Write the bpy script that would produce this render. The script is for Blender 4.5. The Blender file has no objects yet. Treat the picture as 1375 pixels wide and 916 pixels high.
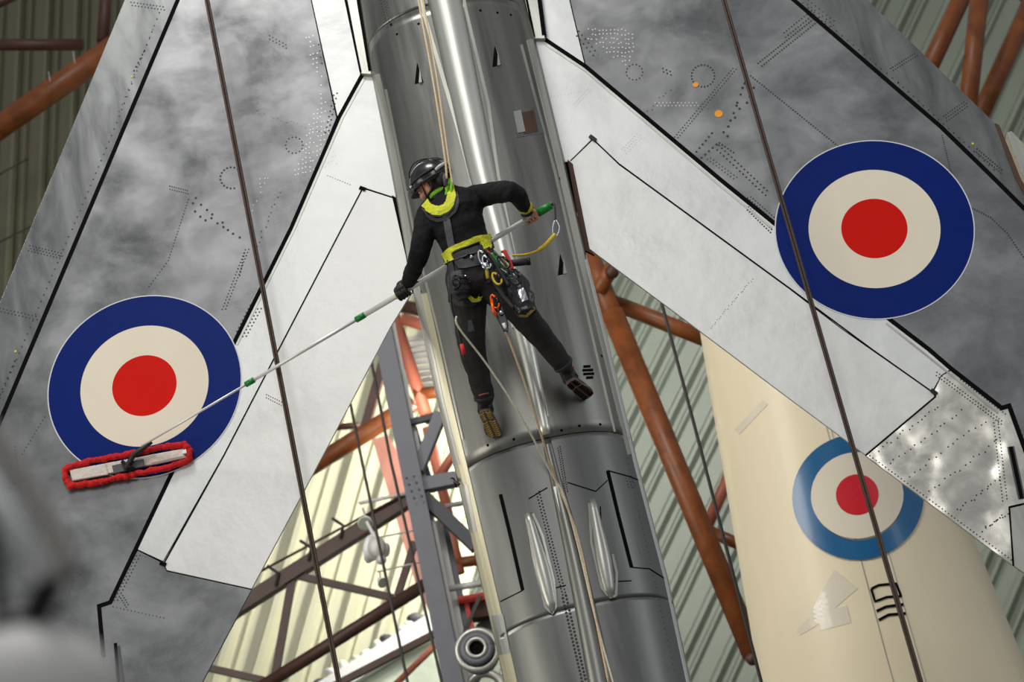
import bpy, bmesh, math, random
from mathutils import Vector as V, Matrix
from mathutils.bvhtree import BVHTree

# ------------------------------------------------------------------ camera, world, lights, exposure
SC = bpy.context.scene
COL = SC.collection
CAM = V((0, 0, 1.7))
FPX = 3200.0
TH, RO = math.radians(23.2), math.radians(13.2)
FW = V((0, math.cos(TH), math.sin(TH)))
U0 = V((0, -math.sin(TH), math.cos(TH)))
R0 = V((1, 0, 0))
RT = math.cos(RO) * R0 - math.sin(RO) * U0
UP = math.sin(RO) * R0 + math.cos(RO) * U0
cd = bpy.data.cameras.new('camera')
cam = bpy.data.objects.new('camera', cd)
COL.objects.link(cam)
cam.matrix_world = Matrix(((RT.x, UP.x, -FW.x, CAM.x), (RT.y, UP.y, -FW.y, CAM.y), (RT.z, UP.z, -FW.z, CAM.z), (0, 0, 0, 1)))
cd.sensor_width = 36.0
cd.lens = FPX / 1375.0 * 36.0
cd.clip_start = 0.1
cd.dof.use_dof = True
cd.dof.focus_distance = 14.55
cd.dof.aperture_fstop = 2.6
SC.camera = cam
SC.view_settings.view_transform = 'Standard'
SC.view_settings.look = 'None'
SC.view_settings.gamma = 1.0
SC.view_settings.exposure = 0.0
w = bpy.data.worlds.new('hangar_air'); SC.world = w
w.use_nodes = True
w.node_tree.nodes['Background'].inputs[0].default_value = (0.93, 0.96, 1.0, 1)
w.node_tree.nodes['Background'].inputs[1].default_value = 0.30

def area(name, loc, aim, sx, sy, power, col=(1, 1, 1)):
    l = bpy.data.lights.new(name, 'AREA'); l.shape = 'RECTANGLE'; l.size = sx; l.size_y = sy
    l.energy = power; l.color = col
    o = bpy.data.objects.new(name, l); COL.objects.link(o)
    o.location = loc
    o.rotation_euler = (V(aim) - V(loc)).to_track_quat('-Z', 'Y').to_euler()
    return o

def spot(name, loc, aim, power, ang, col=(1, 1, 1), blend=0.6, rad=0.3):
    l = bpy.data.lights.new(name, 'SPOT'); l.energy = power; l.spot_size = math.radians(ang); l.spot_blend = blend
    l.color = col; l.shadow_soft_size = rad
    o = bpy.data.objects.new(name, l); COL.objects.link(o)
    o.location = loc
    o.rotation_euler = (V(aim) - V(loc)).to_track_quat('-Z', 'Y').to_euler()
    return o

# rows of roof lights over the viewer, then unseen fills added for sheen and edges
area('roof_light', (-2.2, 5.5, 20.5), (0.3, 13.7, 8.2), 5.0, 3.0, 1450, (1.0, 0.98, 0.95))
area('sheen_fill', (-0.6, -1.5, 12.9), (0, 13.7, 7.4), 3.6, 6.0, 330, (1.0, 0.98, 0.95))  # unseen, added for the spine duct highlight and the wing sheen
area('cream_hull_fill', (-5.5, 16.0, 10.5), (2.4, 18.3, 7.0), 2.5, 3.5, 250, (1.0, 0.96, 0.88))  # unseen, added to brighten the left side of the cream aircraft
area('left_fill', (-9.0, 9.5, 6.0), (-0.5, 13.7, 7.0), 4.0, 6.0, 260, (1.0, 0.95, 0.8))  # unseen warm fill added for the left fuselage edge
area('side_light', (9.0, 10.0, 8.0), (0.5, 13.7, 7.5), 2.0, 6.0, 80, (0.95, 0.98, 1.0))

# ------------------------------------------------------------------ helpers
YP = 12.55          # depth at which the worker hangs
YW = 13.70          # middle plane of the wings
YS = 13.64          # wing skin facing the viewer

def ray(px, py):
    return (FPX * FW + (px - 687.5) * RT + (458.0 - py) * UP)

def P(px, py, Y):
    d = ray(px, py)
    return CAM + d * (Y / d.y)

def link(name, me, mat=None, parent=None, smooth=False):
    if mat:
        me.materials.clear(); me.materials.append(mat)
    if smooth:
        me.polygons.foreach_set('use_smooth', [True] * len(me.polygons))
    o = bpy.data.objects.new(name, me)
    COL.objects.link(o)
    if parent:
        o.parent = parent
        t = parent.matrix_world.translation.copy() if False else world_loc(parent)
        me.transform(Matrix.Translation(-t))
    return o

def world_loc(o):
    t = V(o.location)
    while o.parent:
        o = o.parent; t += V(o.location)
    return t

def mk(name, vs, fs, mat=None, parent=None, smooth=False):
    me = bpy.data.meshes.new(name)
    me.from_pydata([tuple(v) for v in vs], [], fs)
    me.update()
    return link(name, me, mat, parent, smooth)

def thing(name, loc, label, cat, group=None):
    o = bpy.data.objects.new(name, None); COL.objects.link(o)
    o.empty_display_size = 0.1
    o.location = loc
    tag(o, label, cat, group)
    return o

def tag(o, label, cat=None, group=None, kind=None):
    if label: o['label'] = label
    if cat: o['category'] = cat
    if group: o['group'] = group
    if kind: o['kind'] = kind
    return o

def rebase(o, loc):
    """move the origin of a single-mesh thing to loc"""
    o.data.transform(Matrix.Translation(-V(loc))); o.location = loc
    return o

class MB:
    """gathers geometry for ONE mesh"""
    def __init__(s): s.v = []; s.f = []
    def add(s, vs, fs):
        n = len(s.v); s.v += [V(v) for v in vs]; s.f += [tuple(i + n for i in f) for f in fs]
    def tube(s, pts, r, n=8, flat=None, cap=True):
        v, f = tube_geo(pts, r, n, flat, cap); s.add(v, f); return s
    def ball(s, c, rx, ry=None, rz=None, m=None, nu=12, nv=8):
        ry = ry or rx; rz = rz or rx
        vs = []; fs = []
        for j in range(nv + 1):
            a = math.pi * j / nv
            for i in range(nu):
                b = 2 * math.pi * i / nu
                p = V((rx * math.sin(a) * math.cos(b), ry * math.sin(a) * math.sin(b), rz * math.cos(a)))
                vs.append(V(c) + (m @ p if m else p))
        for j in range(nv):
            for i in range(nu):
                k = (i + 1) % nu
                fs.append((j * nu + i, j * nu + k, (j + 1) * nu + k, (j + 1) * nu + i)[::-1])
        s.add(vs, fs); return s
    def box(s, c, ax, ay, az):
        """half axes as vectors"""
        c = V(c); vs = [c + i * ax + j * ay + k * az for i in (-1, 1) for j in (-1, 1) for k in (-1, 1)]
        s.add(vs, [(0, 1, 3, 2), (4, 6, 7, 5), (0, 4, 5, 1), (2, 3, 7, 6), (0, 2, 6, 4), (1, 5, 7, 3)]); return s
    def build(s, name, mat=None, parent=None, smooth=False):
        me = bpy.data.meshes.new(name)
        me.from_pydata([tuple(v) for v in s.v], [], s.f); me.update()
        bm = bmesh.new(); bm.from_mesh(me)
        bmesh.ops.remove_doubles(bm, verts=bm.verts, dist=1e-6)
        bmesh.ops.recalc_face_normals(bm, faces=bm.faces)
        bm.to_mesh(me); bm.free()
        return link(name, me, mat, parent, smooth)

def frame(t):
    t = t.normalized()
    a = V((0, 0, 1)) if abs(t.z) < 0.9 else V((0, 1, 0))
    x = t.cross(a).normalized(); y = x.cross(t).normalized()
    return x, y

def tube_geo(pts, r, n=8, flat=None, cap=True):
    pts = [V(p) for p in pts]
    rs = r if isinstance(r, (list, tuple)) else [r] * len(pts)
    vs = []; fs = []; px = None
    for i, p in enumerate(pts):
        t = (pts[min(i + 1, len(pts) - 1)] - pts[max(i - 1, 0)])
        if t.length < 1e-9: t = V((0, 0, 1))
        t.normalize()
        if px is None: x, y = frame(t)
        else:
            x = (px - t * px.dot(t)).normalized(); y = x.cross(t)
        px = x
        for k in range(n):
            a = 2 * math.pi * k / n
            rr = rs[i]
            vs.append(p + x * rr * math.cos(a) + y * rr * math.sin(a) * (flat or 1))
    for i in range(len(pts) - 1):
        for k in range(n):
            q = (k + 1) % n
            fs.append((i * n + k, i * n + q, (i + 1) * n + q, (i + 1) * n + k))
    if cap:
        fs.append(tuple(range(n))[::-1]); fs.append(tuple(range((len(pts) - 1) * n, len(pts) * n)))
    return vs, fs

def tube(name, pts, r, mat, parent=None, n=8, flat=None):
    return MB().tube(pts, r, n, flat).build(name, mat, parent, True)

def smooth_path(pts, k=6):
    """Catmull-Rom through points"""
    pts = [V(p) for p in pts]; out = []
    for i in range(len(pts) - 1):
        a = pts[max(i - 1, 0)]; b = pts[i]; c = pts[i + 1]; d = pts[min(i + 2, len(pts) - 1)]
        for j in range(k):
            t = j / k
            out.append(0.5 * ((2 * b) + (c - a) * t + (2 * a - 5 * b + 4 * c - d) * t * t + (3 * b - a - 3 * c + d) * t ** 3))
    out.append(pts[-1]); return out

def inset(poly, d):
    """offset a closed 2d polygon inwards by d (mitred)"""
    n = len(poly); ar = sum(poly[i][0] * poly[(i + 1) % n][1] - poly[(i + 1) % n][0] * poly[i][1] for i in range(n))
    s = 1 if ar > 0 else -1; out = []
    for i in range(n):
        a = V(poly[i - 1]); b = V(poly[i]); c = V(poly[(i + 1) % n])
        e = (b - a).normalized(); g = (c - b).normalized()
        n1 = V((-e.y, e.x)) * s; n2 = V((-g.y, g.x)) * s
        m = n1 + n2
        if m.length < 1e-6: m = n1
        m.normalize(); k = d / max(0.35, m.dot(n1))
        out.append(b + m * k)
    return out

def prism(name, poly_px, Y0, thick, mat, parent=None, gap=0.0, bev=0.0):
    """a plate standing in the plane Y=Y0, its outline given where it lies, built with real thickness"""
    pts = [P(x, y, Y0) for x, y in poly_px]
    q = [(p.x, p.z) for p in pts]
    if gap: q = [(v[0], v[1]) for v in inset(q, gap)]
    bm = bmesh.new()
    a = [bm.verts.new((x, Y0, z)) for x, z in q]
    f = bm.faces.new(a)
    ar = sum(q[i][0] * q[(i + 1) % len(q)][1] - q[(i + 1) % len(q)][0] * q[i][1] for i in range(len(q)))
    if f.normal.length == 0: f.normal_update()
    f.normal_update()
    if f.normal.y > 0: f.normal_flip()
    ex = bmesh.ops.extrude_face_region(bm, geom=[f])
    vs = [e for e in ex['geom'] if isinstance(e, bmesh.types.BMVert)]
    for v in vs: v.co.y += thick
    bm.normal_update()
    bmesh.ops.recalc_face_normals(bm, faces=bm.faces)
    if bev:
        fe = [e for e in bm.edges if all(abs(v.co.y - Y0) < 1e-6 for v in e.verts)]
        bmesh.ops.bevel(bm, geom=fe, offset=bev, segments=1, affect='EDGES')
    me = bpy.data.meshes.new(name); bm.to_mesh(me); bm.free()
    return link(name, me, mat, parent)

def ribbon(name, line_px, wpx, Y0, thick, mat, parent=None):
    """a raised strip along a line on the plane Y=Y0"""
    pts = [P(x, y, Y0) for x, y in line_px]
    q = [V((p.x, p.z)) for p in pts]
    hw = wpx / 215.0 / 2
    L = []; R = []
    for i in range(len(q)):
        e1 = (q[i] - q[i - 1]).normalized() if i else (q[1] - q[0]).normalized()
        e2 = (q[i + 1] - q[i]).normalized() if i < len(q) - 1 else e1
        n1 = V((-e1.y, e1.x)); n2 = V((-e2.y, e2.x)); m = (n1 + n2).normalized(); k = hw / max(.4, m.dot(n1))
        L.append(q[i] + m * k); R.append(q[i] - m * k)
    mb = MB()
    vs = []
    for i in range(len(q)):
        vs += [V((L[i].x, Y0 - thick, L[i].y)), V((R[i].x, Y0 - thick, R[i].y)), V((L[i].x, Y0 + .004, L[i].y)), V((R[i].x, Y0 + .004, R[i].y))]
    fs = []
    for i in range(len(q) - 1):
        a = 4 * i; b = a + 4
        fs += [(a, a + 1, b + 1, b), (a + 2, b + 2, b + 3, a + 3), (a, b, b + 2, a + 2), (a + 1, a + 3, b + 3, b + 1)]
    e = 4 * (len(q) - 1)
    fs += [(0, 2, 3, 1), (e, e + 1, e + 3, e + 2)]
    mb.add(vs, fs)
    return mb.build(name, mat, parent)

def disc_geo(c, r, Yf, Yb, n=10, r0=0.0):
    """a round plate (or ring when r0>0) facing -Y"""
    vs = []; fs = []
    for k in range(n):
        a = 2 * math.pi * k / n
        vs += [V((c.x + r * math.cos(a), Yf, c.z + r * math.sin(a))), V((c.x + r * math.cos(a), Yb, c.z + r * math.sin(a)))]
    if not r0:
        fs.append(tuple(2 * k for k in range(n)))
        for k in range(n):
            q = (k + 1) % n; fs.append((2 * k, 2 * q, 2 * q + 1, 2 * k + 1))
    else:
        m = len(vs)
        for k in range(n):
            a = 2 * math.pi * k / n
            vs += [V((c.x + r0 * math.cos(a), Yf, c.z + r0 * math.sin(a)))]
        for k in range(n):
            q = (k + 1) % n
            fs += [(2 * k, 2 * q, m + q, m + k), (2 * k, 2 * q, 2 * q + 1, 2 * k + 1)]
    return vs, fs

def bvh_of(objs):
    vs = []; fs = []
    for o in objs:
        t = world_loc(o); n = len(vs)
        vs += [v.co + t for v in o.data.vertices]
        fs += [tuple(i + n for i in p.vertices) for p in o.data.polygons]
    return BVHTree.FromPolygons(vs, fs)

def hit(bvh, px, py, default=None):
    d = ray(px, py).normalized()
    loc, nor, i, t = bvh.ray_cast(CAM, d)
    if loc is None:
        return (P(px, py, default), V((0, -1, 0))) if default else (None, None)
    if nor.dot(d) > 0: nor = -nor
    return loc, nor

def drape(name, line_px, wpx, bvh, lift, mat, parent=None, default=None, step=4.0, across=3, mb=None):
    """a strip that lies on a surface, following it, with a real edge"""
    own = mb is None
    if own: mb = MB()
    L = []
    for i in range(len(line_px) - 1):
        a = V(line_px[i][:2]); b = V(line_px[i + 1][:2]); n = max(1, int((b - a).length / step))
        for k in range(n): L.append(a.lerp(b, k / n))
    L.append(V(line_px[-1][:2]))
    N = len(L); cols = []; lastY = None
    for i in range(N):
        t = (L[min(i + 1, N - 1)] - L[max(i - 1, 0)]).normalized(); nn = V((-t.y, t.x))
        wi = wpx if not isinstance(wpx, (list, tuple)) else wpx[0] + (wpx[1] - wpx[0]) * i / max(1, N - 1)
        row = []
        for k in range(across + 1):
            q = L[i] + nn * wi * (k / across - .5)
            p, no = hit(bvh, q.x, q.y, default)
            if p is None:                       # past the edge: fold round onto the nearest surface
                y0 = lastY if lastY else YP
                p, no, _i, _d = bvh.find_nearest(P(q.x, q.y, y0))
                if no.y > .2: no = V((no.x, 0, no.z)).normalized()
            else: lastY = p.y
            row.append((p + no * lift, p - no * .004))
        cols.append(row)
    vs = []; fs = []; A = across + 1
    for row in cols:
        vs += [r[0] for r in row]; vs += [row[0][1], row[-1][1]]
    S = A + 2
    for i in range(N - 1):
        for k in range(across):
            fs.append((i * S + k, i * S + k + 1, (i + 1) * S + k + 1, (i + 1) * S + k))
        fs.append((i * S, (i + 1) * S, (i + 1) * S + A, i * S + A))
        fs.append((i * S + A - 1, i * S + A + 1, (i + 1) * S + A + 1, (i + 1) * S + A - 1))
    mb.add(vs, fs)
    if own: return mb.build(name, mat, parent, False)

def dots_on(mb, line_px, n, rpx, bvh=None, Y0=YS, rows=1, dy=4.0, jit=0.0, rng=random.Random(5), lift=.0015):
    a, b = V(line_px[0]), V(line_px[1]); t = (b - a).normalized(); nn = V((-t.y, t.x))
    for r in range(rows):
        for k in range(n):
            q = a.lerp(b, (k + .5 * (r % 2)) / max(1, n - 1)) + nn * dy * r
            if jit: q += V((rng.uniform(-jit, jit), rng.uniform(-jit, jit)))
            dot(mb, q.x, q.y, rpx, bvh, Y0, lift)

def dot(mb, x, y, rpx, bvh=None, Y0=YS, lift=.0015):
    if bvh:
        p, no = hit(bvh, x, y)
        if p is None: return
        ax, ay = frame(no); r = rpx / 218.
        vs = [p + no * lift + ax * r * math.cos(k * math.pi / 3) + ay * r * math.sin(k * math.pi / 3) for k in range(6)]
        vs += [p - no * .003 + ax * r * 1.2 * math.cos(k * math.pi / 3) + ay * r * 1.2 * math.sin(k * math.pi / 3) for k in range(6)]
        mb.add(vs, [tuple(range(6))] + [(k, (k + 1) % 6, 6 + (k + 1) % 6, 6 + k) for k in range(6)])
    else:
        c = P(x, y, Y0)
        v, f = disc_geo(c, rpx / 215., Y0 - lift, Y0 + .002, 6); mb.add(v, f)

def ring_dots(mb, cx, cy, r, n, rpx, skip=()):
    for k in range(n):
        if k in skip: continue
        a = 2 * math.pi * k / n
        dot(mb, cx + r * math.cos(a), cy + r * .95 * math.sin(a), rpx)

# ------------------------------------------------------------------ materials
def S2L(c):
    return tuple((v / 255 / 12.92 if v / 255 <= .04045 else ((v / 255 + .055) / 1.055) ** 2.4) for v in c)

def mat(name, rgb, rough=.5, metal=0.0, var=0.0, scale=(3, 3, 3), bump=0.0, bscale=40.0, rvar=0.0, coat=0.0, detail=6, fleck=None, fscale=8, spec=.5, emit=None, dist=0.5, dimple=None, bdist=.02, bdet=4):
    m = bpy.data.materials.new(name); m.use_nodes = True
    nt = m.node_tree; N = nt.nodes; L = nt.links
    b = N['Principled BSDF']
    c = S2L(rgb)
    b.inputs['Base Color'].default_value = (*c, 1); b.inputs['Roughness'].default_value = rough; b.inputs['Metallic'].default_value = metal
    b.inputs['Specular IOR Level'].default_value = spec
    if coat: b.inputs['Coat Weight'].default_value = coat; b.inputs['Coat Roughness'].default_value = .15
    if emit: b.inputs['Emission Color'].default_value = (*c, 1); b.inputs['Emission Strength'].default_value = emit
    if var or bump or rvar or fleck or dimple:
        tc = N.new('ShaderNodeTexCoord'); mp = N.new('ShaderNodeMapping'); L.new(tc.outputs['Object'], mp.inputs[0])
        mp.inputs['Scale'].default_value = scale
        col = None
        if var or rvar:
            no = N.new('ShaderNodeTexNoise'); no.inputs['Scale'].default_value = 1.0; no.inputs['Detail'].default_value = detail; no.inputs['Roughness'].default_value = .62
            no.inputs['Distortion'].default_value = dist
            L.new(mp.outputs[0], no.inputs['Vector'])
            rg = N.new('ShaderNodeMapRange'); rg.inputs[1].default_value = .3; rg.inputs[2].default_value = .7
            rg.inputs[3].default_value = 1 - var; rg.inputs[4].default_value = 1 + var; L.new(no.outputs[0], rg.inputs[0])
            vm = N.new('ShaderNodeVectorMath'); vm.operation = 'SCALE'; vm.inputs[0].default_value = c; L.new(rg.outputs[0], vm.inputs['Scale'])
            col = vm.outputs[0]
            if rvar:
                r2 = N.new('ShaderNodeMapRange'); r2.inputs[1].default_value = .3; r2.inputs[2].default_value = .7
                r2.inputs[3].default_value = max(.03, rough - rvar); r2.inputs[4].default_value = min(1, rough + rvar)
                L.new(no.outputs[0], r2.inputs[0]); L.new(r2.outputs[0], b.inputs['Roughness'])
        if fleck:
            n3 = N.new('ShaderNodeTexNoise'); n3.inputs['Scale'].default_value = fscale; n3.inputs['Detail'].default_value = 7; n3.inputs['Roughness'].default_value = .7
            L.new(tc.outputs['Object'], n3.inputs['Vector'])
            r3 = N.new('ShaderNodeMapRange'); r3.inputs[1].default_value = fleck[1]; r3.inputs[2].default_value = fleck[2]; L.new(n3.outputs[0], r3.inputs[0])
            mx = N.new('ShaderNodeMix'); mx.data_type = 'RGBA'; L.new(r3.outputs[0], mx.inputs[0])
            if col: L.new(col, mx.inputs[6])
            else: mx.inputs[6].default_value = (*c, 1)
            mx.inputs[7].default_value = (*S2L(fleck[0]), 1); col = mx.outputs[2]
        if col: L.new(col, b.inputs['Base Color'])
        last = None
        if bump:
            nb = N.new('ShaderNodeTexNoise'); nb.inputs['Scale'].default_value = bscale; nb.inputs['Detail'].default_value = bdet
            L.new(tc.outputs['Object'], nb.inputs['Vector'])
            bp = N.new('ShaderNodeBump'); bp.inputs['Strength'].default_value = bump; bp.inputs['Distance'].default_value = bdist
            L.new(nb.outputs[0], bp.inputs['Height']); last = bp
        if last: L.new(last.outputs[0], b.inputs['Normal'])
    return m

M = {}
M['wing'] = mat('weathered_aluminium', (136, 137, 138), .31, .85, .26, (2.0, 2.0, 2.4), .05, 3.0, .10, dist=.25, detail=9)
M['wing_edge'] = mat('grey_aluminium', (118, 120, 120), .36, .85, .22, (6, 3, 1.6), .05, 3.0, .08)
M['flap'] = mat('pale_flap_skin', (219, 219, 216), .38, .25, .05, (3, 3, 3), .16, 7.0, .08, bdist=.022)
M['flap2'] = mat('pale_fixed_skin', (214, 216, 214), .36, .35, .06, (2, 2, 2), .08, 12.0, .08)
M['tip'] = mat('crumpled_bright_aluminium', (222, 219, 209), .28, .75, .16, (5, 5, 5), .55, 3.2, .12, bdist=.10, bdet=1.5)
M['fus'] = mat('dark_polished_aluminium', (134, 134, 129), .36, .95, .26, (7, 7, .5), .05, 2.2, .08)
M['fus_low'] = mat('dull_dark_aluminium', (122, 123, 121), .42, .92, .16, (6, 6, .6), .05, 2.2, .08)
M['duct'] = mat('bright_polished_aluminium', (226, 226, 216), .38, 1.0, .08, (10, 10, .6), .03, 2.0, .05)
M['fair'] = mat('fairing_aluminium', (186, 186, 178), .36, .8, .12, (8, 8, 1), .04, 4, .06)
M['champ'] = mat('champagne_edge_sheen', (196, 190, 160), .38, .35, .14, (9, 9, 1.2), .05, 5, .06)  # pale edging metal with the yellowish edge highlight put into the colour
M['black'] = mat('black_sealant', (7, 7, 8), .8, 0, .2, (9, 9, 9), spec=.08)
M['gap'] = mat('dark_recess', (12, 11, 11), .9, spec=.08)
M['brown'] = mat('brown_recess', (74, 50, 38), .8, 0, .2, (12, 12, 4))
M['blue'] = mat('roundel_blue', (0, 30, 104), .42, 0, .06, (6, 6, 6), .02, 30, spec=.12)
M['cream'] = mat('roundel_white', (226, 216, 196), .45, 0, .02, (4, 4, 4), spec=.1)
M['red'] = mat('roundel_red', (204, 18, 4), .45, 0, .04, (4, 4, 4), spec=.1)
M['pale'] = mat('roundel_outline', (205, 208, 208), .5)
M['rivet'] = mat('dark_rivet', (52, 52, 54), .6, .3)
M['rivet_pale'] = mat('pale_rivet', (205, 203, 198), .4, .5)
M['orange'] = mat('orange_spot', (236, 156, 10), .6)
M['body2'] = mat('cream_gloss_paint', (236, 222, 190), .5, 0, .04, (1.5, 1.5, .6), .01, 3, .05, coat=.08)
M['ltblue'] = mat('pale_roundel_blue', (16, 92, 140), .35, 0, .06, (4, 4, 4), coat=.3)
M['red2'] = mat('crimson_paint', (206, 24, 40), .35, 0, .04, (4, 4, 4), coat=.3)
M['patch'] = mat('repair_patch', (226, 216, 196), .2, 0, .03, (6, 6, 6))
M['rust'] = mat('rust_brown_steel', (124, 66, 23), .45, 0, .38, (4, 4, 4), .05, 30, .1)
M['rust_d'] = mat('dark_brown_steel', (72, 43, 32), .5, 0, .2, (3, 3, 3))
M['rust_p'] = mat('salmon_lit_steel', (176, 100, 76), .5, 0, .12, (3, 3, 3))  # rust steel with pinkish light mixed into the colour; also the hem trim
M['fadedred'] = mat('faded_red_paint', (158, 108, 94), .6, 0, .12, (3, 3, 3))
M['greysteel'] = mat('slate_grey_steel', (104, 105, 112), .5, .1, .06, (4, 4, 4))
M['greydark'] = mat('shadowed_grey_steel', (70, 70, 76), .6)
M['palesteel'] = mat('pale_galvanised_steel', (196, 194, 190), .5, .2, .06, (4, 4, 4))
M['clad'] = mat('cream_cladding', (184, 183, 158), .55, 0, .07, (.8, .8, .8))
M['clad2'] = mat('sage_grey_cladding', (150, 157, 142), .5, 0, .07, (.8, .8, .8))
M['clad3'] = mat('dimmed_cladding', (108, 106, 84), .6, 0, .09, (.8, .8, .8))  # same cladding as the cream wall, its dimness put into the colour
M['floor'] = mat('hangar_floor', (120, 118, 114), .5, 0, .1, (.5, .5, .5))
M['cable'] = mat('dark_steel_cable', (72, 56, 46), .5, .3, .3, (60, 60, 60))
M['thin'] = mat('thin_dark_cable', (50, 46, 42), .6)
M['rope'] = mat('cream_rope', (214, 190, 152), .85, 0, .2, (90, 90, 90), .4, 160)
M['rope2'] = mat('white_rope', (216, 208, 186), .85, 0, .2, (90, 90, 90), .4, 160)
M['jacket'] = mat('black_fleece', (20, 20, 22), .85, 0, .25, (12, 12, 12), .35, 26, spec=.25)
M['trouser'] = mat('charcoal_trousers', (48, 45, 44), .8, 0, .2, (9, 9, 9), .35, 22, spec=.25)
M['skin'] = mat('skin', (206, 142, 112), .5, 0, .08, (30, 30, 30))
M['hair'] = mat('dark_hair', (38, 28, 22), .8, 0, .3, (60, 60, 60), .6, 220)
M['helmet'] = mat('black_helmet_shell', (22, 22, 26), .28, 0, .1, (10, 10, 10), coat=.4)
M['hi'] = mat('yellow_green_padding', (206, 210, 40), .7, 0, .16, (30, 30, 30), .5, 60)
M['lime'] = mat('lime_trim', (120, 200, 30), .6)
M['web'] = mat('black_webbing', (34, 34, 36), .6, 0, .15, (50, 50, 50), .2, 200)
M['webgrey'] = mat('grey_webbing', (74, 76, 80), .6, 0, .15, (50, 50, 50))
M['glove'] = mat('black_glove', (26, 26, 24), .7, 0, .2, (40, 40, 40), .3, 120)
M['boot'] = mat('dark_boot', (40, 38, 38), .55, 0, .2, (30, 30, 30), .3, 90)
M['sole'] = mat('tan_rubber_sole', (178, 152, 84), .7, 0, .2, (40, 40, 40), .3, 120)
M['soled'] = mat('brown_rubber_sole', (110, 92, 80), .7, 0, .2, (40, 40, 40))
M['redb'] = mat('red_trim', (206, 40, 40), .6)
M['orangep'] = mat('orange_anodised', (230, 90, 20), .35, .4)
M['steel'] = mat('bright_steel', (190, 192, 196), .25, 1.0)
M['darkmetal'] = mat('dark_anodised', (44, 44, 48), .35, .7)
M['yellow'] = mat('yellow_webbing', (206, 178, 40), .6, 0, .2, (60, 60, 60), .3, 150)
M['green'] = mat('green_plastic', (18, 128, 44), .4)
M['polewhite'] = mat('bare_aluminium_pole', (226, 226, 224), .35, .25)
M['moppad'] = mat('white_mop_canvas', (206, 196, 186), .8, 0, .12, (30, 30, 30), .3, 70)
M['mopred'] = mat('red_yarn', (206, 18, 20), .9, 0, .25, (60, 60, 60), .8, 120)
M['bag'] = mat('black_vinyl_bag', (30, 30, 33), .25, 0, .2, (20, 20, 20), .35, 14)
M['fg'] = mat('grey_dome', (214, 212, 208), .5)
M['fgrod'] = mat('pale_rod', (236, 240, 238), .4)
M['fgdark'] = mat('matt_black', (14, 13, 13), .7)
M['fgarm'] = mat('taupe_arm', (150, 145, 138), .5)
M['lampwhite'] = mat('white_lamp_housing', (232, 232, 230), .4)
M['lampglass'] = mat('lamp_glass', (150, 160, 140), .2)
M['mint'] = mat('pale_mint_panel', (196, 206, 186), .5, 0, .2, (2, 2, 2))
M['signred'] = mat('signal_red_frame', (220, 60, 40), .5)

# ------------------------------------------------------------------ the setting: floor and clad hangar walls
fl = MB().box((0, 15, -.1), V((22, 0, 0)), V((0, 20, 0)), V((0, 0, .1))).build('floor', M['floor'])
tag(fl, 'grey concrete hangar floor', None, None, 'structure')

def depth_of(p): return (p - CAM).dot(FW)

def clad_wall(name, cpx, Y, lean, left, right, up, down, period, prof, m, label):
    """a wall of ribbed sheets laid side by side; lean = how far the ribs lean from upright, in degrees"""
    c = P(cpx[0], cpx[1], Y)
    t = math.radians(lean)
    r = V((math.sin(t), 0, math.cos(t))); p = V((math.cos(t), 0, -math.sin(t)))
    a, b = c + p * left - r * down, c + p * right + r * up
    mb = MB()
    mb.box(c + p * (left + right) / 2 + r * (up - down) / 2 + V((0, .12, 0)), p * (right - left) / 2, V((0, .04, 0)), r * (up + down) / 2)
    wl = mb.build(name, m); tag(wl, label, None, None, 'structure')
    n = int((right - left) / period)
    vs = []; fs = []
    for x, d in prof:
        q = p * (x * period) + V((0, -d, 0))
        vs += [q - r * down, q + r * up]
    for i in range(len(prof) - 1):
        fs.append((2 * i, 2 * i + 1, 2 * i + 3, 2 * i + 2))
    base = mk('cladding_sheet', vs, fs, m)
    base.parent = wl; base.location = c + p * left + V((0, .079, 0))
    for k in range(1, n):
        o = base.copy(); COL.objects.link(o); o.parent = wl
        o.location = c + p * (left + k * period) + V((0, .079, 0))
    return wl

prof1 = [(0, 0), (.30, 0), (.42, .13), (.56, .13), (.68, 0), (.80, 0), (.87, .05), (.93, 0), (1, 0)]
prof2 = [(0, 0), (.26, 0), (.36, .15), (.46, .15), (.56, .0), (.66, .0), (.74, .10), (.80, .10), (.88, 0), (1, 0)]
clad_wall('wall_left', (60, 150), 29.5, 10, -9.0, 2.6, 12, 17, .42, prof2, M['clad3'], 'dim olive grey ribbed hangar wall beyond the left wing')
clad_wall('wall_back', (450, 740), 28.0, 26, -2.6, 1.75, 6.5, 14, .46, prof1, M['clad'], 'bright cream ribbed hangar wall below the left wing')
clad_wall('wall_right', (1080, 450), 31.0, 38, -3.5, 12.0, 14, 18, .52, prof2, M['clad2'], 'sage grey ribbed hangar wall right of the fuselage')

def bar(name, a, b, Ya, Yb, wpx, m, parent, n=12):
    p, q = P(a[0], a[1], Ya), P(b[0], b[1], Yb)
    return tube(name, [p, q], [wpx / 2 * depth_of(p) / FPX, wpx / 2 * depth_of(q) / FPX], m, parent, n)

def beam(name, a, b, Ya, Yb, wpx, m, parent, deep=1.0, mb=None):
    """square-section member"""
    p, q = P(a[0], a[1], Ya), P(b[0], b[1], Yb)
    hw = wpx / 2 * depth_of(p) / FPX
    ax = (q - p) / 2; sd = ax.cross(V((0, 1, 0))).normalized() * hw; dp = ax.cross(sd).normalized() * hw * deep
    own = mb is None
    if own: mb = MB()
    mb.box((p + q) / 2, ax, sd, dp)
    return mb.build(name, m, parent) if own else None

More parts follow.
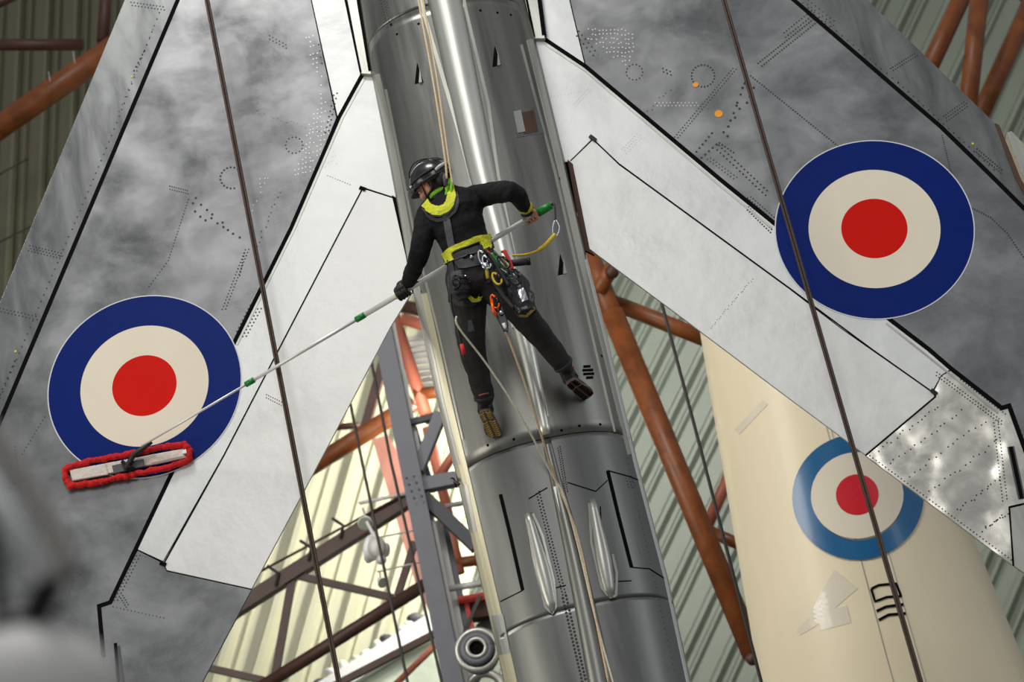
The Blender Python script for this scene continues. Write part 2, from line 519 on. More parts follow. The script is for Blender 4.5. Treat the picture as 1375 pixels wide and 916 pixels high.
# roof trusses and frames
t = thing('roof_truss', P(60, 110, 25), 'rust-brown tubular roof truss beyond the left wing leading edge', 'truss')
bar('chord_tube', (-60, 212), (230, 10), 25, 25, 33, M['rust'], t, 20)
bar('strut_tube', (-60, 60), (112, 60), 25.3, 25.3, 16, M['rust_d'], t)
bar('strut_tube', (146, -60), (138, 55), 25.3, 25.2, 17, M['rust_d'], t)
bar('strut_tube', (-40, 22), (40, -16), 25.5, 25.5, 14, M['rust_d'], t)
for k, (x, y) in enumerate(((98, 78), (65, 105))):
    a = P(x, y - 9, 24.86); b = P(x + 3, y + 8, 24.86)
    tube('weld_mark', [a, b], .006, M['palesteel'], t, 6)
for k, (a, b) in enumerate((((-40, 252), (38, 213)), ((-40, 341), (42, 304)))):
    o = tube('sagging_wire', [P(*a, 27), P((a[0] + b[0]) / 2, (a[1] + b[1]) / 2 + 2, 27), P(*b, 27)], .012, M['thin'])
    rebase(o, P(*a, 27))
    tag(o, ['upper thin wire crossing the dim olive wall at the left', 'lower thin wire crossing the dim olive wall at the left'][k], 'wire')

t = thing('roof_truss', P(1310, 60, 24), 'three rust-brown tubes meeting above the right wing tip', 'truss')
bar('strut_tube', (1313, -50), (1225, 140), 24, 24, 25, M['rust'], t, 20)
bar('strut_tube', (1320, -50), (1298, 160), 23.6, 23.6, 25, M['rust'], t, 20)
bar('strut_tube', (1409, -50), (1300, 190), 24.2, 24.2, 25, M['rust'], t, 20)
bar('strut_tube', (1350, -30), (1400, 20), 24.6, 24.6, 16, M['rust_d'], t)

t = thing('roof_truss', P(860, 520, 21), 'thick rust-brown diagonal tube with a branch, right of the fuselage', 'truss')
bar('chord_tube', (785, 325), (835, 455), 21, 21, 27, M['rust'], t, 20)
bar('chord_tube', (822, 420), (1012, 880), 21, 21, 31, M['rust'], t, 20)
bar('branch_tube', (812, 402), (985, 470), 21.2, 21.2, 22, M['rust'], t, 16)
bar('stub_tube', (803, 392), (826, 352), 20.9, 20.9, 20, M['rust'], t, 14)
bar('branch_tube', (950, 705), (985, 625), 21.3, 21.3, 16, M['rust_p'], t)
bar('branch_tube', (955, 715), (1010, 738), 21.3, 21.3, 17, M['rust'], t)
mb = MB(); mb.ball(P(1010, 885, 20.9), .06).ball(P(822, 365, 20.8), .07); mb.build('bolt_node', M['rust_d'], t, True)['kind'] = 'stuff'

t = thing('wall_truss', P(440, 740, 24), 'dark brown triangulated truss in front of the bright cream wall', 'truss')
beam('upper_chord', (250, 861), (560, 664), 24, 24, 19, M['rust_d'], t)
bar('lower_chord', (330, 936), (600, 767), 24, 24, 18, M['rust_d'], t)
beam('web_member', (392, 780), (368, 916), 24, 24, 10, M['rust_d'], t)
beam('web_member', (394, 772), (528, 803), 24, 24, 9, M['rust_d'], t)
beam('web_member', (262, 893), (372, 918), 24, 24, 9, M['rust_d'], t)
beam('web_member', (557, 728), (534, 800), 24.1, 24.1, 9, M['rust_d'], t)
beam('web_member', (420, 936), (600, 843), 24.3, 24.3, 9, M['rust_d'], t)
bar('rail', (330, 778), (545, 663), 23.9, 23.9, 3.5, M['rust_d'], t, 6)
for x, y in ((372, 772), (416, 738), (459, 708)):
    mb = MB(); a = P(x - 13, y - 12, 23.9); b = P(x + 2, y - 2, 23.9); c = P(x - 2, y + 14, 23.9)
    mb.tube([a, b, c], .018, 6); mb.build('rail_bracket', M['thin'], t)

t = thing('brace_tube_frame', P(490, 580, 25), 'rust-brown tube and posts just under the left wing trailing edge', 'truss')
bar('tube', (400, 638), (556, 541), 25, 25, 24, M['rust'], t, 16)
beam('post', (520, 470), (486, 590), 25.4, 25.4, 12, M['rust_d'], t)
bar('tube', (452, 574), (482, 571), 25.2, 25.2, 9, M['rust_d'], t)

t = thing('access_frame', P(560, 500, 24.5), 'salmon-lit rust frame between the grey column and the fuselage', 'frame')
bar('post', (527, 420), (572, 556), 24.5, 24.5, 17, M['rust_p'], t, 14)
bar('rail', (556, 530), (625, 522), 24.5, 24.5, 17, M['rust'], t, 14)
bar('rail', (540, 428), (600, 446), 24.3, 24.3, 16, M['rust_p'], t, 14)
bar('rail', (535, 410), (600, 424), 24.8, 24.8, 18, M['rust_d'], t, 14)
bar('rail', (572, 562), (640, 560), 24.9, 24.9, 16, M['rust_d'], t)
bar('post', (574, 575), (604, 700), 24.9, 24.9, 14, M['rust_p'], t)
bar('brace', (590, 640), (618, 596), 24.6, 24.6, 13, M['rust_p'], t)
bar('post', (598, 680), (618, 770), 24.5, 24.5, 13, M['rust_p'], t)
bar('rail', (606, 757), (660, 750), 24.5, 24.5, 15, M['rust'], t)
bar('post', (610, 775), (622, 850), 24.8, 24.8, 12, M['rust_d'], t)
for k in range(9):
    y = 456 + 8 * k
    beam('louvre_slat', (548 + 1.6 * k, y), (600 + 1.6 * k, y - 7), 25.2, 25.2, 5.5, M['palesteel'], t)

t = thing('red_brace', P(545, 700, 26), 'faded red tapering panel hanging left of the grey column', 'panel')
mb = MB()
q = [(500, 590), (521, 584), (552, 640), (590, 790), (598, 860), (560, 790)]
prism('panel', q, 26, .06, M['fadedred'], t)

t = thing('lattice_column', P(560, 650, 22), 'slate grey riveted lattice steel column behind the fuselage', 'column')
beam('main_leg', (505, 400), (622, 980), 22, 22, 25, M['greysteel'], t, .8)
beam('leg_flange', (520, 400), (637, 980), 22.12, 22.12, 7, M['palesteel'], t, .6)
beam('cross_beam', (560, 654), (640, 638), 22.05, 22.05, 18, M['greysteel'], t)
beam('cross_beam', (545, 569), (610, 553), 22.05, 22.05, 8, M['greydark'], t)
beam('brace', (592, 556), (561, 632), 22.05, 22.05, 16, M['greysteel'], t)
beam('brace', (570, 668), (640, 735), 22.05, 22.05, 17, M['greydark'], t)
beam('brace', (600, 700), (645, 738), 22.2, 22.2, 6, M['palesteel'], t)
beam('brace', (556, 574), (575, 640), 22.3, 22.3, 8, M['greysteel'], t)
beam('second_leg', (588, 700), (632, 920), 22.4, 22.4, 11, M['palesteel'], t)
beam('second_leg', (596, 700), (640, 900), 22.45, 22.45, 8, M['greysteel'], t)
bar('cross_tube', (602, 791), (660, 781), 22.2, 22.2, 9, M['palesteel'], t)
bar('cross_tube', (598, 680), (640, 672), 22.5, 22.5, 7, M['palesteel'], t)
beam('cross_beam', (610, 920), (700, 800), 22.7, 22.7, 40, M['greysteel'], t)
beam('brace', (617, 866), (645, 800), 22.1, 22.1, 5, M['thin'], t)
for i in range(4):
    for s in (-1, 1):
        MB().ball(P(551 + 3.5 * i + s * 5, 641 + 9 * i - s * 1.2, 21.86), .012, nu=8, nv=5).build('rivet_head', M['greydark'], t, True)

t = thing('red_hatch_frame', P(632, 815, 24), 'small red square frame beside the grey column', 'frame')
beam('frame_bar', (612, 808), (660, 800), 22.4, 22.4, 10, M['signred'], t)
beam('frame_bar', (625, 806), (638, 860), 22.4, 22.4, 6, M['signred'], t)
beam('backing', (632, 822), (660, 818), 22.5, 22.5, 24, M['brown'], t)

t = thing('jet_nozzle', P(640, 873, 21.5), 'round metal jet nozzle half hidden at the bottom left of the fuselage', 'engine')
c = P(641, 873, 21.5); sc = depth_of(c) / FPX
for nm, r, rr, dy, mm in (('outer_ring', 27, 5, .0, 'fair'), ('inner_ring', 18, 5, -.05, 'greysteel'), ('hub_ring', 12.5, 3, -.08, 'fair')):
    pts = [c + V((math.cos(a) * r * sc, dy, math.sin(a) * r * sc)) for a in [2 * math.pi * k / 28 for k in range(29)]]
    tube(nm, pts, rr * sc, M[mm], t, 8)
v, f = disc_geo(c, 27 * sc, c.y + .05, c.y + .2, 28); mk('back_plate', v, f, M['greysteel'], t)
v, f = disc_geo(c, 11 * sc, c.y - .06, c.y + .1, 24); mk('bore', v, f, M['gap'], t)
c2 = P(652, 929, 22.3); pts = [c2 + V((math.cos(a) * 26 * sc, 0, math.sin(a) * 26 * sc)) for a in [2 * math.pi * k / 28 for k in range(29)]]
o = tube('jet_nozzle', pts, 6 * sc, M['fair'], None, 8); rebase(o, c2)
tag(o, 'second metal nozzle ring directly below the round jet nozzle', 'engine')

t = thing('ledge', P(500, 880, 26), 'pale ledge sloping up behind the dark brown truss', 'ledge')
beam('ledge_plate', (400, 952), (610, 822), 26.8, 26.8, 26, M['lampwhite'], t)
beam('mint_panel', (440, 985), (620, 880), 27.1, 27.1, 60, M['mint'], t)
bar('pipe', (520, 930), (600, 852), 25.8, 25.8, 9, M['rust_p'], t)
rg = random.Random(21)
for k in range(16):
    f = k / 15; q = P(430 + 165 * f + rg.uniform(-6, 6), 918 - 104 * f + rg.uniform(-5, 3), 26.75)
    MB().ball(q, rg.uniform(.06, .12), .05, rg.uniform(.04, .07), Matrix.Rotation(rg.uniform(-.8, .8), 3, 'Y'), 7, 5).build('mottled_lump', M[('greydark', 'mint', 'lampwhite', 'mint')[k % 4]], t, True)  # lumps stand in for mottled shapes of unknown kind

def flood(px, py, Y, sz, label, aim):
    c = P(px, py, Y); s = depth_of(c) / FPX
    t = thing('floodlight', c, label, 'lamp', None)
    d = V(aim).normalized(); x, y = frame(d)
    mb = MB().tube([c - d * sz * 1.1 * s, c - d * sz * .6 * s, c, c + d * sz * .25 * s], [sz * .45 * s, sz * .62 * s, sz * .8 * s, sz * .95 * s], 18)
    mb.build('housing', M['lampwhite'], t, True)
    MB().tube([c + d * sz * .22 * s, c + d * sz * .3 * s], sz * .85 * s, 18).build('glass', M['lampglass'], t)
    MB().tube([c - d * sz * .5 * s + V((0, 0, sz * .5 * s)), c + V((0, 0, sz * 2.0 * s))], sz * .14 * s, 6).build('yoke', M['palesteel'], t)
    return t
flood(491, 702, 22.0, 11, 'white floodlight with a round glass facing down, on the pale rail', (-.15, -.75, -.65))
t = flood(500, 738, 21.95, 20, 'larger bright white floodlight under the round-glass lamp', (-.8, .2, .3))
MB().ball(P(506, 735, 21.8), .09, .07, .11).ball(P(512, 752, 21.8), .05).build('ballast_box', M['palesteel'], t, True)
flood(513, 782, 22.0, 8, 'smallest white floodlight, lowest of the three under the rail', (.3, -.5, -.5))
t = thing('lamp_rail', P(500, 670, 23.6), 'pale lamp rail fixed to the grey lattice column', 'rail')
bar('rail', (482, 676), (560, 660), 22.0, 22.0, 5, M['palesteel'], t, 8)
bar('rail', (508, 722), (567, 710), 22.0, 22.0, 2.5, M['palesteel'], t, 6)
bar('rail', (506, 768), (578, 752), 22.0, 22.0, 2.5, M['palesteel'], t, 6)
spot('wall_fill', P(760, 520, 25.4), P(400, 760, 28), 1500, 120, (1.0, .97, .88), .8)  # unseen spot added behind the fuselage to brighten the cream wall
spot('wall_fill_high', P(585, 560, 24.0), P(570, 470, 25.2), 60, 150, (1.0, .88, .78), .8)  # weak unseen spot added to lift the frame by the column
spot('wall_fill_far', P(880, 250, 25.5), P(940, 560, 31), 620, 110, (1.0, 1.0, .97), .8)  # unseen spot added to brighten the sage wall

for k, (pts, lab) in enumerate(((((438, 380), (482, 600), (548, 920)), 'thin dark cable hanging just left of the grey column, leftmost of two'),
                                (((470, 340), (525, 620), (594, 920)), 'thin dark cable hanging against the grey column, rightmost of two'),
                                (((868, 320), (889, 409), (940, 600), (1022, 915)), 'thin dark cable crossing the thick rust-brown diagonal tube'))):
    Y = 17.0 if k == 2 else 21.0
    p = [P(x, y, Y) for x, y in pts]; r = (1.9 if k < 2 else 2.2) * depth_of(p[0]) / FPX
    o = tube('hanging_cable', [p[0] + (p[0] - p[1]) * 2] + p + [p[-1] + (p[-1] - p[-2]) * 1.5], r, M['thin'], None, 6)
    rebase(o, p[-1]); tag(o, lab, 'cable')

# ------------------------------------------------------------------ shaped bodies
class Body:
    """an upright body of oval section whose outline follows two edge lines; x edges interpolated by height"""
    def __init__(s, left, right, Y, b, n):
        s.Y, s.b, s.n = Y, b, n
        s.L = sorted([(P(x, y, Y).z, P(x, y, Y).x) for x, y in left]); s.R = sorted([(P(x, y, Y).z, P(x, y, Y).x) for x, y in right])
    def it(s, T, z):
        if z <= T[0][0]: a, b = T[0], T[1]
        elif z >= T[-1][0]: a, b = T[-2], T[-1]
        else:
            i = 0
            while T[i + 1][0] < z: i += 1
            a, b = T[i], T[i + 1]
        return a[1] + (b[1] - a[1]) * (z - a[0]) / (b[0] - a[0])
    def ring(s, z, k=1.0, m=48, bb=None):
        l, r = s.it(s.L, z), s.it(s.R, z); c, a = (l + r) / 2, (r - l) / 2 * k; out = []
        for i in range(m):
            t = 2 * math.pi * i / m; ct, st = math.cos(t), math.sin(t); e = 2 / s.n
            out.append(V((c + a * math.copysign(abs(ct) ** e, ct), s.Y + (bb or s.b) * k * math.copysign(abs(st) ** e, st), z)))
        return out
    def loft(s, z0, z1, k=1.0, steps=40, m=64, lip=True):
        mb = MB(); vs = []; fs = []
        zs = [z0 + (z1 - z0) * i / steps for i in range(steps + 1)]
        if lip: zs = [zs[0]] + zs + [zs[-1]]
        for i, z in enumerate(zs):
            vs += s.ring(z, k * (.985 if lip and i in (0, len(zs) - 1) else 1), m)
        for i in range(len(zs) - 1):
            for j in range(m):
                q = (j + 1) % m; fs.append((i * m + j, i * m + q, (i + 1) * m + q, (i + 1) * m + j))
        mb.add(vs, fs); return mb

# the second, cream aircraft hanging behind on the right
B2 = Body([(900, 200), (925, 350), (940, 444), (949, 500), (1020, 916), (1045, 1060)], [(1110, 200), (1150, 350), (1208, 500), (1240, 577), (1305, 735), (1373, 900), (1440, 1060)], 19.0, 1.45, 2.0)
j2 = thing('cream_aircraft', P(1150, 700, 19), 'gloss cream aircraft with a red, white and pale blue roundel, behind the right wing', 'aircraft')
o = B2.loft(P(1080, 250, 19).z, P(1200, 1030, 19).z, 1, 40, 96).build('hull', M['body2'], j2, True)
bv2 = bvh_of([o])
lb = B2
def curved_disc(name, cx, cy, r0, r1, sy, bvh, lift, m, parent, n=56):
    mb = MB(); vs = []; fs = []; K = 5
    for k in range(n):
        a = 2 * math.pi * k / n
        for i in range(K + 1):
            r = r0 + (r1 - r0) * i / K
            p, no = hit(bvh, cx + r * math.cos(a), cy + r * sy * math.sin(a), 19)
            vs.append(p + no * lift)
    for k in range(n):
        q = (k + 1) % n
        for i in range(K): fs.append((k * (K + 1) + i, k * (K + 1) + i + 1, q * (K + 1) + i + 1, q * (K + 1) + i))
    mb.add(vs, fs); return mb.build(name, m, parent, True)
curved_disc('roundel_blue_ring', 1152, 668, 60, 87, .97, bv2, .012, M['ltblue'], j2)
curved_disc('roundel_white_ring', 1151, 666, 28, 61, .95, bv2, .013, M['cream'], j2)
curved_disc('roundel_red_disc', 1151, 665, .5, 28, .97, bv2, .015, M['red2'], j2)
for ln in ([(1096, 520), (1157, 755), (1190, 880), (1200, 916)], [(1112, 560), (1140, 672), (1152, 715)], [(1153, 560), (1194, 745), (1246, 925)]):
    drape('panel_seam', ln, 1.3, bv2, .003, M['fair'], j2, 19)
drape('panel_seam', [(1105, 700), (1160, 682)], 1.2, bv2, .003, M['fair'], j2, 19)
k = [(1170, 791), (1180, 786), (1203, 784), (1210, 801), (1191, 802), (1175, 808), (1170, 791)]
drape('marking_box', k, 3.2, bv2, .007, M['black'], j2, 19, 3)
drape('marking_bar', [(1177, 821), (1190, 815), (1213, 812)], 3.6, bv2, .007, M['black'], j2, 19, 3)
drape('marking_bar', [(1180, 833), (1193, 826), (1216, 824)], 3.6, bv2, .007, M['black'], j2, 19, 3)
for q, wd in (([(1072, 850), (1090, 836), (1118, 800), (1136, 778)], (8, 40)), ([(1100, 835), (1140, 825)], 24), ([(990, 580), (1028, 540)], 9)):
    drape('repair_patch', q, wd, bv2, .003, M['patch'], j2, 19, 4, 4)

# ------------------------------------------------------------------ the silver jet
jet = thing('silver_jet', P(700, 460, YW), 'bare-metal swept-wing jet hung nose-up with roundels on both wings', 'aircraft')
BF = Body([(478, -40), (483, 0), (499, 100), (525, 230), (555, 393), (587, 537), (608, 620), (670, 886), (695, 990), (716, 1080)],
          [(697, -40), (704, 0), (719, 53), (759, 218), (789, 349), (810, 430), (856, 620), (898, 781), (928, 916), (948, 1000), (968, 1090)], YW, .50, 2.25)
zt, z1, z2, z3, zb = P(590, -70, YW).z, P(560, 10, YW - .5).z, P(735, 588, YW - .5).z, P(800, 812, YW - .45).z, P(815, 1075, YW).z
fus = BF.loft(zb, zt, .972, 60, 64, False).build('fuselage', M['gap'], jet, True)
secs = []
for a, b, mm in ((z1 + .003, zt, 'fus'), (z2 + .003, z1 - .003, 'fus'), (z3 + .002, z2 - .003, 'fus_low'), (zb, z3 - .002, 'fus_low')):
    s = BF.loft(a, b, 1.0, 40, 96).build('fuselage_section', M[mm], fus, True); secs.append(s)
bvf = bvh_of(secs)

def surf(px, py, out=0.0):
    p, n = hit(bvf, px, py, YW); return p + n * out

def duct(name, pts, m, sink=.35):
    c = []; r = []
    for x, y, wd in pts:
        rr = wd / 2 / 222.; p, n = hit(bvf, x, y, YW); c.append(p + n * rr * (-sink)); r.append(rr)
    cs = smooth_path(c, 5); rs = []
    for i in range(len(r) - 1):
        for j in range(5): rs.append(r[i] + (r[i + 1] - r[i]) * j / 5)
    rs.append(r[-1])
    return tube(name, cs, rs, M[m], fus, 20)
duct('spine_duct', [(582, -60, 54), (597, 0, 50), (622, 115, 46), (647, 230, 41), (672, 325, 34), (694, 410, 28), (715, 500, 21), (733, 584, 15)], 'duct')
duct('spine_duct', [(734, 592, 13), (745, 640, 17), (760, 700, 24), (773, 756, 28), (793, 850, 33), (806, 916, 36), (818, 980, 38)], 'fus', .5)
# flanges beside the upper duct
drape('duct_flange', [(560, -40), (570, 20), (616, 176), (633, 240), (662, 345), (690, 440)], 5, bvf, .006, M['fair'], fus)
drape('duct_flange', [(615, -40), (626, 15), (656, 141), (669, 235), (690, 340), (708, 430), (735, 560)], 4, bvf, .006, M['fair'], fus)
drape('duct_flange', [(745, 655), (768, 740), (800, 870), (815, 940)], 4, bvf, .02, M['fair'], fus)
# side root fairings
drape('root_fairing', [(505, 100), (519, 160), (533, 230), (561, 393), (592, 537), (614, 625)], 9, bvf, .004, M['fair'], fus)
drape('root_fairing', [(711, 53), (751, 218), (781, 349), (803, 430), (847, 610)], 8, bvf, .004, M['fair'], fus)
drape('body_crease', [(518, 120), (560, 330), (590, 450), (622, 590)], 2.5, bvf, .004, M['fair'], fus)
drape('body_crease', [(700, 60), (745, 230), (790, 430), (825, 580)], 2.5, bvf, .004, M['fair'], fus)
drape('access_plate', [(622, 652), (634, 715)], 14, bvf, .004, M['fair'], fus)
drape('access_plate', [(668, 826), (678, 878)], 16, bvf, .004, M['fair'], fus)
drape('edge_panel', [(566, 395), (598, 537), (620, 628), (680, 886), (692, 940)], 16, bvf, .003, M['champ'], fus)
drape('edge_line', [(786, 349), (806, 430), (852, 620), (894, 781), (923, 916), (928, 940)], 3, bvf, .006, M['pale'], fus)  # thin pale strip along the right body edge
# seams, slots and panels of the lower body
for ln, wd in (([(672, 664), (686, 722), (702, 793)], 4.5), ([(816, 632), (831, 695), (848, 762)], 4.5)):
    drape('slot', ln, wd, bvf, .0025, M['black'], fus)
for ln in ([(816, 632), (845, 640), (858, 645)], [(848, 762), (872, 764), (897, 780)], [(702, 793), (672, 808)], [(710, 670), (735, 655)], [(762, 648), (800, 660), (816, 645)],
           [(745, 790), (760, 786)], [(812, 782), (848, 780)], [(806, 680), (810, 760)]):
    drape('panel_seam', ln, 1.4, bvf, .002, M['gap'], fus)
for x, y, lead in ((709, 690, (743, 822)), (795, 671, (820, 803))):
    a = V((x, y)); b = V(lead); N = 10; c = []; r = []
    for i in range(N + 1):
        q = a.lerp(b, i / N); wd = [13, 14, 16, 18, 21, 23, 24, 23, 21, 17, 9][i]
        p, n = hit(bvf, q.x, q.y, YW); rr = wd / 2 / 222.; c.append(p - n * rr * .35); r.append(rr)
    bl = tube('blister_fairing', c, r, M['fair'], fus, 16)
for sgn, pts in ((1, [(716, 690), (729, 720), (744, 780), (747, 815), (742, 824), (733, 816), (722, 770)]), (-1, [(791, 676), (794, 730), (808, 790), (819, 804), (827, 800), (828, 770), (822, 745)])):
    drape('blister_flange', pts, 3.2, bvf, .008, M['fair'], fus)
# vents
for x, y in ((563, 98), (667, 75), (755, 355)):
    mb = MB(); a = surf(x - 3, y - 14, -.002); b = surf(x + 6, y + 13, -.002); c = surf(x - 6, y + 15, -.002); n = hit(bvf, x, y)[1]
    mb.add([a + n * .004, b + n * .004, c + n * .004, a - n * .02, b - n * .02, c - n * .02], [(0, 1, 2), (3, 5, 4), (0, 3, 4, 1), (1, 4, 5, 2), (2, 5, 3, 0)])
    mb.build('intake_scoop', M['gap'], fus)
    d = surf(x + 1, y - 6, .006); e = surf(x + 4.5, y + 13, .012); g = surf(x + .5, y + 14, .012)
    MB().add([d, e, g, d - n * .02, e - n * .02, g - n * .02], [(0, 1, 2), (3, 5, 4), (0, 3, 4, 1), (1, 4, 5, 2), (2, 5, 3, 0)]) if False else None
    mb = MB(); mb.add([d, e, g, d - n * .02, e - n * .02, g - n * .02], [(0, 1, 2), (3, 5, 4), (0, 3, 4, 1), (1, 4, 5, 2), (2, 5, 3, 0)]); mb.build('scoop_blade', M['fair'], fus)
drape('vent_surround', [(706, 146), (712, 182)], 36, bvf, .003, M['fus_low'], fus)
drape('vent_frame', [(694, 149), (700, 178)], 10, bvf, .006, M['fair'], fus)
drape('vent_opening', [(707, 150), (713, 179)], 19, bvf, .004, M['brown'], fus)
for k in range(4):
    x, y = 788 + k * 1.2, 492.5 + 5 * k; hw = [4.5, 7, 7, 4.5][k]
    drape('louvre', [(x - hw, y), (x + hw, y - .5)], 3.2, bvf, .004, M['black'], fus, None, 2)
# fasteners on the body
mb = MB(); rg = random.Random(3)
for x, y in ((565, 392), (583, 442), (597, 502), (610, 575), (543, 300), (531, 210), (513, 125), (722, 82), (740, 163), (752, 240), (768, 280), (779, 345), (796, 395), (830, 545), (808, 478), (525, 33), (533, 46), (562, 32), (645, 14), (668, 17), (686, 20), (754, 578), (778, 572), (806, 570), (655, 598), (690, 590)):
    dot(mb, x, y, 2.0, bvf)
mb.build('fastener', M['gap'], fus)['kind'] = 'stuff'
mb = MB()
dots_on(mb, ((724, 660), (760, 800)), 34, 1.3, bvf, rows=2, dy=4); dots_on(mb, ((760, 800), (786, 912)), 24, 1.8, bvf, rows=2, dy=5)
dots_on(mb, ((518, -5), (526, 26)), 9, .8, bvf, rows=3, dy=4); dots_on(mb, ((752, 600), (762, 660)), 20, 1.0, bvf, rows=2, dy=3); dots_on(mb, ((731, 605), (742, 655)), 16, 1.0, bvf, rows=1)
dots_on(mb, ((625, 690), (628, 704)), 4, 1, bvf, rows=3); dots_on(mb, ((848, 640), (852, 652)), 4, 1, bvf, rows=3)
dots_on(mb, ((560, 410), (640, 720)), 34, .7, bvf); dots_on(mb, ((640, 700), (690, 912)), 34, .7, bvf); dots_on(mb, ((830, 560), (905, 900)), 44, .7, bvf)
mb.build('rivet_row', M['rivet'], fus)['kind'] = 'stuff'
tube('tie_down_hook', smooth_path([surf(612, 654, .0), surf(610, 646, .03), surf(615, 642, .04), surf(621, 650, .02)]), .008, M['darkmetal'], fus, 6)

# ---- wings: a dark core carrying separate skin panels, seal strips, markings
def wing(core, label):
    w = prism('wing', core, YS + .012, .02, M['gap'], jet); w['label'] = label; return w
wl = wing([(198, -58), (468, -58), (488, 100), (505, 110), (551, 388), (521, 438), (438, 598), (338, 790), (272, 914), (236, 985), (-256, 980), (-122, 708), (0, 407), (169, 0)], 'wing on the left with a dust mop on its roundel')
wr = wing([(702, -58), (1101, -58), (1163, 0), (1302, 134), (1334, 165), (1365, 236), (1418, 325), (1418, 800), (1361, 758), (1162, 610), (1050, 526), (920, 428), (792, 333), (750, 215), (712, 53)], 'wing on the right with orange spots above its roundel')
G = .0016
def panel(name, poly, m, w, th=.018, y=YS, gap=G): return prism(name, poly, y, th, M[m], w, gap, .0012)

panel('leading_edge_skin', [(192, -60), (264, -60), (0, 566), (-60, 708), (-192, 983), (-262, 983), (-125, 708), (0, 405), (167, 0)], 'wing_edge', wl)
panel('wing_skin', [(264, -60), (405, -60), (418, 0), (452, 158), (391, 306), (313, 463), (228, 641), (148, 809), (133, 814), (139, 883), (143, 983), (-192, 983), (-60, 708), (0, 566)], 'wing', wl)
panel('inner_skin', [(405, -60), (458, -60), (465, 0), (486, 98), (453, 157), (418, 0)], 'flap2', wl)
panel('fixed_flap_skin', [(489, 101), (503, 101), (528, 230), (533, 267), (487, 252), (374, 469), (301, 610), (219, 754), (184.5, 738), (229, 641), (314, 464), (392, 307), (455, 160)], 'flap2', wl)
panel('flap', [(487, 253), (531, 267), (550, 340), (558, 392), (553, 393), (524, 440), (440, 600), (338, 791), (224, 766), (219, 755), (301, 611), (374, 470)], 'flap', wl)
panel('wing_tip_skin', [(184.5, 739), (219, 756), (224, 767), (338, 792), (272, 916), (235, 985), (143, 983), (139, 883), (133, 815), (149, 810)], 'wing', wl)
panel('leading_edge_skin', [(1103, -60), (1165, 0), (1304, 134), (1336, 165), (1367, 236), (1420, 325), (1375, 280), (1330, 235), (1263, 170), (1066, 0), (997, -60)], 'wing_edge', wr)
panel('wing_skin', [(997, -60), (1066, 0), (1263, 170), (1330, 235), (1375, 280), (1420, 325), (1420, 660), (1375, 599), (1355, 545), (1345, 548), (1277, 494), (1247, 468), (1196, 429), (1041, 301), (967, 241), (786, 88), (765, 0), (751, -60)], 'wing', wr)
panel('inner_skin', [(705, -60), (751, -60), (765, 0), (786, 88), (729, 50), (715, 0)], 'flap2', wr)
panel('fixed_flap_skin', [(715, 53), (729, 52), (786, 90), (967, 242), (1041, 302), (1196, 431), (1247, 470), (1277, 496), (1264, 504), (1252, 526), (1172, 470), (1129, 440), (1060, 387), (831, 220), (796, 186), (765, 217), (755, 218)], 'flap2', wr)
panel('flap', [(796, 187), (831, 221), (1060, 388), (1129, 441), (1172, 471), (1251, 526), (1256, 532), (1162, 611), (1050, 528), (920, 430), (792, 335), (786, 330), (763, 218)], 'flap', wr)
panel('wing_tip_skin', [(1256, 533), (1253, 527), (1264, 505), (1277, 497), (1345, 549), (1355, 546), (1375, 600), (1390, 645), (1390, 676), (1355, 681), (1360, 760), (1162, 612)], 'tip', wr)
panel('tip_cap', [(1356, 682), (1418, 668), (1418, 800), (1361, 760)], 'fair', wr)
prism('tip_edge', [(1336, 165), (1342, 168), (1370, 238), (1420, 330), (1420, 345), (1362, 236)], YS - .012, .06, M['brown'], wr)
prism('tip_fairing', [(1352, 178), (1358, 176), (1420, 240), (1420, 330), (1378, 245)], YS + .03, .1, M['fair'], wr)

def strip(line, wd, w, m='black', th=.0022, name='seal_strip'): return ribbon(name, line, wd, YS, th, M[m], w)
strip([(264, -60), (0, 566), (-60, 708)], 6, wl)
strip([(487, 99), (455, 158), (391, 306), (313, 463), (228, 641), (148, 809), (133, 814), (139, 883)], 5.5, wl)
strip([(490, 104), (460, 158), (396, 306), (318, 463)], 3, wl, 'fair', .003, 'trim_strip')
strip([(487, 253), (374, 470), (301, 611), (221, 755)], 1.8, wl)
strip([(487, 252), (530, 266)], 1.6, wl, 'gap')
strip([(418, 0), (405, -60)], 1.5, wl, 'gap'); strip([(418, 0), (452, 157)], 1.5, wl, 'gap')
strip([(997, -60), (1066, 0), (1263, 170), (1330, 235), (1420, 325)], 6, wr)
strip([(729, 51), (786, 89), (967, 241), (1041, 301), (1196, 430), (1247, 469), (1277, 495), (1345, 548), (1355, 545), (1375, 600), (1396, 660)], 6, wr)
strip([(733, 60), (786, 95), (963, 246), (1036, 306)], 3, wr, 'fair', .003, 'trim_strip'); strip([(1190, 434), (1275, 502), (1340, 555)], 2.5, wr, 'fair', .003, 'trim_strip')
strip([(796, 187), (831, 220), (1060, 387), (1172, 470), (1254, 528)], 1.8, wr)
strip([(1254, 528), (1256, 533), (1162, 612)], 2.0, wr); strip([(796, 187), (766, 216)], 1.4, wr, 'gap')
strip([(765, 0), (786, 88)], 1.5, wr, 'gap'); strip([(1355, 681), (1361, 760)], 2, wr); strip([(1355, 681), (1390, 673)], 2, wr)
strip([(1357, 600), (1372, 670)], 9, wr, 'greydark', .004, 'slot'); strip([(1357, 600), (1372, 670)], 5, wr, 'gap', .005, 'slot')
strip([(157, 868), (163, 916)], 8, wl, 'greydark', .004, 'slot'); strip([(155, 864), (157, 890), (162, 950)], 4, wl, 'black', .006, 'slot')
for x, y in ((487, 253), (219, 757)): strip([(x - 4, y - 1), (x + 4, y + 2)], 5, wl, 'black', .008, 'hinge_block')
